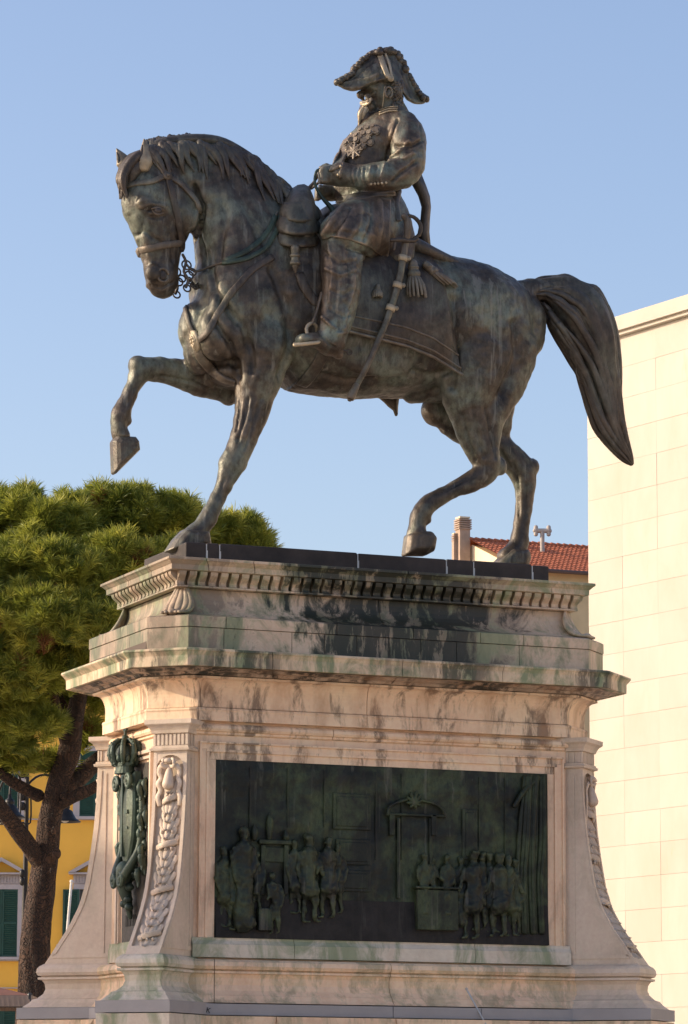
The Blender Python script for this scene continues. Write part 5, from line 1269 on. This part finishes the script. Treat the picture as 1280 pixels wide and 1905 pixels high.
def window(cx, top, bot, hw, pediment, opened):
    w_ = empty('window', (0, 0, 0), None, None); w_.parent = YB; w_.location = -Vector(yo)
    for k in ('label', 'category'):
        if k in w_: del w_[k]
    ybox(cx - hw, top, cx + hw, bot, -.015, .02, 'pane', 'dark_glass', w_)
    for x in (cx - hw - 5, cx + hw + 5): ybox(x - 5, top - 6, x + 5, bot, -.09, .05, 'jamb', 'grey_trim', w_)
    ybox(cx - hw - 10, top - 10, cx + hw + 10, top - .2, -.10, .05, 'lintel', 'grey_trim', w_)
    ybox(cx - hw - 13, bot + .3, cx + hw + 13, bot + 6, -.2, .05, 'sill', 'grey_trim', w_)
    if pediment:
        ybox(cx - hw - 10, top - 27, cx + hw + 10, top - 10.5, -.085, .05, 'pediment_frieze', 'grey_trim', w_)
        for k in range(14): ybox(cx - hw - 8 + k * (2 * hw + 16) / 14, top - 26, cx - hw - 6 + k * (2 * hw + 16) / 14, top - 13, -.12, -.084, 'frieze_flute', 'grey_trim', w_)
        ybox(cx - hw - 18, top - 31, cx + hw + 18, top - 27.3, -.30, .05, 'pediment_cornice', 'grey_trim', w_)
        for q in (-1, 1):
            p0 = PF(cx + q * (hw + 19), top - 31.5, YD); p1 = PF(cx, top - 59, YD); mb = MB()
            V = [p0, p1, p1 - Zv * 7 * yk, p0 + Zv * .2 * yk - RH * q * 13 * yk]
            mb.add([v - FH * .32 for v in V] + [v + FH * .05 for v in V], [(0, 1, 2, 3), (4, 7, 6, 5), (0, 4, 5, 1), (1, 5, 6, 2), (2, 6, 7, 3), (3, 7, 4, 0)]); mb.build('pediment_rake', 'grey_trim', w_)
    def leaf(x0, x1, d):
        lf_ = ybox(x0, top, x1, bot, d - .03, d, 'shutter', 'shutter', w_)
        fr_ = 2.0
        for (a, b, c_, e) in ((x0, top, x0 + fr_, bot), (x1 - fr_, top, x1, bot), (x0 + fr_ + .02, top, x1 - fr_ - .02, top + 3), (x0 + fr_ + .02, bot - 3, x1 - fr_ - .02, bot), (x0 + fr_ + .02, (top + bot) / 2 - 2, x1 - fr_ - .02, (top + bot) / 2 + 2)):
            o = ybox(a, b, c_, e, d - .06, d - .031, 'shutter_rail', 'shutter', w_)
        mb = MB(); n = 30
        for k in range(n):
            y = top + 4 + (bot - top - 8) * (k + .5) / n; a = PF(x0 + 2.2, y, YD); b = PF(x1 - 2.2, y, YD); c2 = (a + b) / 2
            Rs = Rf @ np.array([[1, 0, 0], [0, math.cos(.7), -math.sin(.7)], [0, math.sin(.7), math.cos(.7)]]); mb.box(c2 + FH * (d - .042), (abs((b - a) @ RH) / 2, .022, .004), Rs)
        o = mb.build('shutter_slats', 'shutter', w_); o['kind'] = 'stuff'
    if opened:
        leaf(cx - 2 * hw + 1, cx - hw - .5, -.10); leaf(cx + hw + .5, cx + 2 * hw - 1, -.10)
        ybox(cx - 1, top, cx + 1, bot, -.05, .0, 'mullion', 'grey_trim', w_)
    else: leaf(cx - hw, cx - .3, -.02); leaf(cx + .3, cx + hw, -.02)
for k, cx in enumerate((-338, -167, 4, 177, 348)):
    window(cx, 1655, 1780, 30, True, cx == 177); window(cx + 1, 1398, 1519, 30, False, False)
    window(cx, 1862, 2000, 30, False, False)
# unidentified slanted white streak beside the window, built as a solid bar
M['white_paint'] = plain('white_paint', (.62, .6, .56), .5)
a = PF(133, 1640, YD - 6); b = PF(120, 1792, YD - 6)
g0 = b + (b - a) / (b - a)[2] * (0 - b[2])
WP = empty('white_bar', g0, 'slim slanted white bar in front of the shuttered window beside the pine', 'pole')
mb = MB(); mb.tube3([g0, b, a], .045, n=10, sub=1); mb.build('shaft', 'white_paint', WP)
mb = MB(); mb.ell(a, (.06, .06, .06)); mb.build('finial', 'white_paint', WP)

# ---- three-armed street lamp
LD = 75.0; lk = LD / F_PX
M['iron'] = plain('dark_iron', (.018, .017, .017), .45, .2, 5, .4)
pb = PF(42, 1900, LD); pb[2] = 0
LP = empty('street_lamp', pb, 'dark iron street lamp with three bell-shaped shades on curved arms', 'lamp')
def lp(dx, y, dyaw=0): return PF(42, y, LD) + RH * dx * lk + FH * dyaw * lk
mb = MB(); tz = lp(0, 1432)[2]
mb.tube3([pb, pb + Zv * .9, pb + Zv * 1.0, pb + Zv * 4, pb + Zv * (tz - 1.8), pb + Zv * tz], [.16, .14, .085, .075, .05, .045], n=12, sub=2); mb.build('post', 'iron', LP, True)
for y in (1560, 1625, 1640, 1440, 1500, 1482): m2 = MB(); c = lp(0, y); m2.tube3([c - Zv * .03, c + Zv * .03], .066, n=12, sub=1); m2.build('post_collar', 'iron', LP, True)
m2 = MB(); c = lp(0, 1428); m2.tube3([c, c + Zv * .12, c + Zv * .3], [.06, .05, .012], n=10); m2.build('finial', 'iron', LP, True)
for ang in (10, 130, 258):
    d = RH * math.cos(rad(ang)) + FH * math.sin(rad(ang)); o_ = lp(0, 1485); e = 80 * lk
    am = MB(); am.tube3([o_, o_ + d * e * .12 + Zv * .28, o_ + d * e * .4 + Zv * .48, o_ + d * e * .75 + Zv * .44, o_ + d * e * .97 + Zv * .18, o_ + d * e - Zv * .04], .024, n=8)
    am.tube3([lp(0, 1530), lp(0, 1530) + d * e * .18, lp(0, 1530) + d * e * .18 + Zv * .55, o_ + d * e * .14 + Zv * .25], .018, n=6); am.build('arm', 'iron', LP, True)
    t0 = o_ + d * e - Zv * .02; sh2 = MB(); N = 20
    pr = [(.03, .02), (.035, -.06), (.075, -.09), (.085, -.16), (.07, -.19), (.12, -.22), (.15, -.30), (.19, -.38), (.27, -.44), (.275, -.455), (.25, -.45), (.15, -.36)]
    sh2.rings([[t0 + RH * 1.2 * r * math.cos(6.2832 * i / N) + FH * 1.2 * r * math.sin(6.2832 * i / N) + Zv * z for i in range(N)] for r, z in pr]); sh2.build('lamp_shade', 'iron', LP, True)
    bl = MB(); bl.ell(t0 - Zv * .40, (.09, .09, .07)); bl.build('bulb', plain('lamp_glass', (.5, .48, .42), .3), LP, True)

# ---- canopy at the lower left
AD = 40.0; ak = AD / F_PX
cc = PF(-70, 1862, AD); cc[2] = 0
CN = empty('market_canopy', cc, 'brown canvas canopy with a pale ribbed valance', 'canopy')
M['canvas'] = plain('brown_canvas', (.20, .085, .055), .8); M['valance'] = plain('valance_canvas', (.30, .22, .17), .8); M['pole_dark'] = plain('canopy_pole', (.03, .03, .03), .5)
hz = PF(0, 1856, AD)[2]; hwid = 140 * ak
cs = [cc + RH * a * hwid + FH * b * hwid for a, b in ((-1, -1), (1, -1), (1, 1), (-1, 1))]
mb = MB(); mb.add([c + Zv * hz for c in cs] + [cc + Zv * (hz + .2)], [(0, 1, 4), (1, 2, 4), (2, 3, 4), (3, 0, 4)]); mb.build('canopy_top', 'canvas', CN)
for i in range(4):
    a, b = cs[i], cs[(i + 1) % 4]; V = []; n = 60
    for k in range(n + 1):
        p = a + (b - a) * k / n; w_ = .012 * (k % 2); d = (p - cc); d /= np.linalg.norm(d); V += [p + Zv * (hz - .002), p + d * w_ + Zv * (hz - .12)]
    mb = MB(); mb.add(V, [(2 * k, 2 * k + 2, 2 * k + 3, 2 * k + 1) for k in range(n)]); mb.build('valance', 'valance', CN)
    m2 = MB(); m2.tube3([cs[i] * .97 + cc * .03, cs[i] * .97 + cc * .03 + Zv * hz], .03, n=8, sub=1); m2.build('pole', 'pole_dark', CN)
    m2 = MB(); q = cs[i] * .97 + cc * .03; q2 = cs[(i + 1) % 4] * .97 + cc * .03; m2.tube3([q + Zv * (hz - .06), q2 + Zv * (hz - .06)], .02, n=6, sub=1); m2.build('rail', 'pole_dark', CN)

# ---- stone pine
PD = 60.0; pk = PD / F_PX
def pp(px, py, dd=0): return PF(px, py, PD + dd)
m, t, b = new_mat('pine_bark', (.13, .075, .05), .9)
v1 = tex(t, 5, 7, .7, (1, 1, .28), obj=False, dist=.8)
vo = nd(t, 'ShaderNodeTexVoronoi', feature='DISTANCE_TO_EDGE'); vo.inputs['Scale'].default_value = 15; mp = nd(t, 'ShaderNodeMapping'); mp.inputs['Scale'].default_value = (1, 1, .35); gg = nd(t, 'ShaderNodeNewGeometry')
wn = nd(t, 'ShaderNodeTexNoise'); wn.inputs['Scale'].default_value = 4; t.links.new(gg.outputs['Position'], wn.inputs['Vector'])
vm = nd(t, 'ShaderNodeVectorMath', operation='MULTIPLY_ADD'); t.links.new(wn.outputs['Color'], vm.inputs[0]); vm.inputs[1].default_value = (.5, .5, .5); t.links.new(gg.outputs['Position'], vm.inputs[2])
t.links.new(vm.outputs[0], mp.inputs[0]); t.links.new(mp.outputs[0], vo.inputs['Vector'])
c = ramp(t, v1, [(.3, (.016, .010, .008)), (.55, (.062, .032, .019)), (.75, (.13, .07, .04))])
c = mix(t, ramp(t, vo.outputs['Distance'], [(0, g1(.75)), (.16, g1(0))]), c, (.035, .022, .016))
t.links.new(c, b.inputs['Base Color'])
bump(t, b, ramp(t, vo.outputs['Distance'], [(0, g1(0)), (.16, g1(1))]), .9, .05); M['bark'] = m
m, t, b = new_mat('pine_needle', (.06, .09, .02), .5)
gi = nd(t, 'ShaderNodeNewGeometry'); at_ = nd(t, 'ShaderNodeAttribute', attribute_name='tint'); 
c = ramp(t, at_.outputs['Fac'], [(0, (.11, .15, .022)), (.5, (.31, .34, .05)), (.93, (.54, .52, .09)), (1, (.26, .12, .04))])
t.links.new(c, b.inputs['Base Color'])
tr_ = nd(t, 'ShaderNodeBsdfTranslucent'); t.links.new(c, tr_.inputs['Color']); ms = nd(t, 'ShaderNodeMixShader'); ms.inputs[0].default_value = .38
t.links.new(b.outputs[0], ms.inputs[1]); t.links.new(tr_.outputs[0], ms.inputs[2]); t.links.new(ms.outputs[0], t.nodes['Material Output'].inputs[0]); M['needle'] = m
base = pp(66, 1905); base[2] = 0
PT = empty('stone_pine', base, 'broad stone pine with a leaning forked trunk and a dense sunlit crown', 'tree')
def wood(path, name='limb'):
    mb = MB(); P_ = [pp(a, b_, d) for a, b_, d, r in path]; mb.tube3(P_, [r * pk for *_, r in path], n=20, sub=5, mod=lambda th, u: 1 + .05 * math.sin(5 * th + 7 * u) + .04 * math.sin(3 * th - 11 * u) + .03 * math.sin(11 * th + 23 * u))
    return mb.build(name, 'bark', PT, True)
gz = 1905 + 650
tb = MB(); P_ = [base + Zv * -.1, base + Zv * 1.2] + [pp(a, b_, 0) for a, b_ in ((64, 1850), (66, 1750), (76, 1660), (86, 1590), (92, 1530), (100, 1490))]
tb.tube3(P_, [.52, .40] + [r * pk for r in (32, 28, 25, 22, 21, 20)], n=28, sub=6, mod=lambda th, u: 1 + .05 * math.sin(4 * th + 9 * u) + .035 * math.sin(9 * th - 31 * u) + .03 * math.sin(17 * th + 40 * u)); tb.build('trunk', 'bark', PT, True)
wood([(94, 1512, 0, 19), (110, 1450, -.1, 20), (128, 1400, -.2, 20), (140, 1330, -.3, 17), (160, 1240, -.2, 13), (200, 1130, 0, 9), (240, 1050, .2, 5)])
wood([(98, 1498, 0, 16), (130, 1462, .2, 17), (165, 1430, .5, 16), (215, 1380, .9, 14), (290, 1270, 1.2, 10), (360, 1130, 1.3, 6)])
wood([(98, 1505, 0, 11), (138, 1482, -.2, 11), (180, 1462, -.4, 10), (240, 1410, -.6, 8), (330, 1280, -.8, 5)])
wood([(72, 1480, 0, 12), (50, 1470, -.1, 11), (10, 1445, -.3, 10), (-50, 1390, -.5, 8), (-120, 1270, -.6, 5)])
wood([(82, 1615, 0, 17), (58, 1580, -.2, 16), (25, 1535, -.5, 15), (-15, 1480, -.8, 13), (-90, 1370, -1.2, 10), (-180, 1220, -1.5, 6)])
wood([(128, 1400, -.2, 12), (100, 1300, -.6, 9), (70, 1180, -.9, 6), (40, 1080, -1, 4)])
wood([(40, 1290, .3, 7), (90, 1270, .2, 9), (125, 1340, 0, 12)])
for (x, y, r) in ((105, 1588, 9), (100, 1545, 6), (97, 1620, 5), (118, 1480, 6), (88, 1480, 5)):
    mb = MB(); c = pp(x, y, -.3); mb.ell(c, (r * pk, r * pk * .6, r * pk * 1.2)); mb.build('knot', 'bark', PT, True)
# crown: pads of needle tufts
def tuft_template(n, L, seed):
    rg = np.random.default_rng(seed); V = []; 
    for k in range(n):
        th = rg.uniform(0, 6.283); ph = math.acos(rg.uniform(.30, 1)) * .95; d = np.array([math.sin(ph) * math.cos(th), math.sin(ph) * math.sin(th), math.cos(ph)])
        s0 = np.array([0, 0, rg.uniform(-.10, .08)]); l = L * rg.uniform(.7, 1.1); sd = np.cross(d, rg.normal(size=3)); sd /= np.linalg.norm(sd); w_ = .0050
        droop = np.array([0, 0, -.02])
        V.append([s0 - sd * w_, s0 + sd * w_, s0 + d * l * .6 + sd * w_, s0 + d * l + droop, s0 + d * l * .6 - sd * w_])
    return np.array(V).reshape(-1, 3)
TEMPL = [tuft_template(84, .235, i) for i in range(6)]
pads = []   # (px, py, depth, rx, rz px, ry m)
for (px_, py_, d, rx_, rz_) in [(20, 968, -.5, 75, 52), (-70, 970, .3, 80, 58), (110, 992, -.8, 75, 48), (225, 966, -.2, 85, 54), (160, 960, .9, 70, 45), (310, 980, .3, 75, 52), (375, 1005, 1.0, 60, 45), (440, 1016, 1.3, 58, 46), (482, 1042, 1.2, 32, 28), (40, 1060, -1.6, 80, 55), (130, 1075, -1.9, 75, 55), (215, 1060, -1.5, 70, 50), (290, 1070, -1.0, 65, 50), (-60, 1075, -1.7, 80, 60), (0, 1150, -2.2, 70, 50), (90, 1160, -2.3, 75, 52), (180, 1165, -2.0, 65, 50), (-90, 1170, -2.0, 80, 55), (240, 1170, -1.2, 60, 50), (330, 1130, -.2, 70, 60), (400, 1110, .8, 80, 60), (20, 1260, -1.5, 80, 50), (110, 1250, -1.2, 60, 40), (-80, 1280, -1.2, 90, 60), (60, 1350, -1.0, 60, 32), (0, 1385, -.8, 45, 28), (160, 1370, .4, 30, 30), (-160, 1000, .2, 90, 70), (-180, 1130, -.8, 100, 80), (170, 1290, .6, 50, 45), (300, 1260, .6, 80, 60), (50, 1180, .8, 140, 90), (200, 1120, 1.2, 140, 80), (-60, 1150, 1.5, 140, 90), (40, 1300, 1.0, 100, 50), (100, 1420, .1, 30, 14), (40, 1420, -.2, 45, 18)]:
    pads.append((pp(px_, py_, d), rx_ * pk, rz_ * pk))
rp = random.Random(11)
for c, a_, b_ in list(pads)[:24]:
    for k in range(5):
        th = rp.uniform(0, 6.28); el = rp.uniform(.1, 1.2); q = rp.uniform(14, 27) * pk
        pads.append((c + RH * a_ * math.cos(th) * math.cos(el) + FH * a_ * math.sin(th) * math.cos(el) + Zv * b_ * math.sin(el) * .80, q, q * 1.15))
VV = []; TT = []
rg = np.random.default_rng(3)
for c, rx2, rz2 in pads:
    n = int(165 * (rx2 * rx2 + rx2 * rz2) / .55)
    for k in range(n):
        v = rg.normal(size=3); v /= np.linalg.norm(v)
        if v[2] < -.55 and rg.random() < .6: continue
        rr = rg.uniform(.72, 1.06) if rg.random() < .75 else rg.uniform(.3, .8)
        p = c + (RH * v[0] * rx2 + FH * v[1] * rx2 * .95 + Zv * v[2] * rz2) * rr
        up = v * np.array([.55, .55, .4]) + np.array([0, 0, .75]) + rg.normal(size=3) * .22; up = RH * up[0] + FH * up[1] + Zv * up[2]; up /= np.linalg.norm(up)
        a = np.cross(up, rg.normal(size=3)); a /= np.linalg.norm(a); b2 = np.cross(up, a); s2 = rg.uniform(.7, 1.25)
        T_ = TEMPL[int(rg.integers(6))]; VV.append(p + s2 * (T_[:, :1] * a + T_[:, 1:2] * b2 + T_[:, 2:] * up))
        tn = np.clip(.5 + rg.normal() * .26, 0, .93) if rg.random() > .02 else 1.0; TT.append(np.full(len(T_), tn))
VV = np.concatenate(VV); TT = np.concatenate(TT); nb = len(VV) // 5
me = bpy.data.meshes.new('crown'); me.vertices.add(len(VV)); me.vertices.foreach_set('co', VV.ravel())
me.loops.add(nb * 5); me.polygons.add(nb); me.loops.foreach_set('vertex_index', np.arange(nb * 5)); me.polygons.foreach_set('loop_start', np.arange(nb) * 5); 
try: me.polygons.foreach_set('loop_total', np.full(nb, 5))
except Exception: pass
me.update(); me.validate()
at2 = me.attributes.new('tint', 'FLOAT', 'POINT'); at2.data.foreach_set('value', TT.astype(np.float32))
cr_o = link('crown', me, 'needle', PT); cr_o.location = -Vector(base)
print('needles', nb)

# ---- unseen town house added on the left, shaped to shade the foot of the monument
M['house_plaster'] = plain('house_plaster', (.50, .36, .25), .85, .1, 1.0)
hc = CAM * np.array([1, 1, 0]) + RH * -40 + FH * 31.2
TW = empty('shade_house', hc, 'tall rose plastered town house added out of view to shade the foot of the monument', 'house')
def tbox(r0, r1, f0, f1, z0, z1, name, mat, par=None):
    mb = MB(); mb.box(hc + RH * (r0 + r1) / 2 + FH * (f0 + f1) / 2 + Zv * (z0 + z1) / 2, ((r1 - r0) / 2, (f1 - f0) / 2, (z1 - z0) / 2), Rf); return mb.build(name, mat, par or TW)
tbox(-5, 5, -5.5, 5.5, 0, 16.0, 'wall', 'house_plaster'); tbox(-5.2, 5.2, -5.7, 5.7, 16.003, 16.35, 'cornice', 'grey_trim'); tbox(-4.9, 4.9, -5.4, 5.4, 16.353, 16.45, 'roof', 'tile')
for k in range(4):
    for j in range(4):
        f = -3.9 + 2.6 * k; z = 1.2 + 3.9 * j
        w_ = tbox(5.002, 5.05, f - .5, f + .5, z, z + 1.9, 'window', 'dark_glass'); 
        for q in (-1, 1): tbox(5.004, 5.07, f + q * .76 - .24, f + q * .76 + .24, z, z + 1.9, 'shutter', 'shutter')
        tbox(5.003, 5.16, f - .65, f + .65, z - .12, z - .005, 'sill', 'grey_trim')
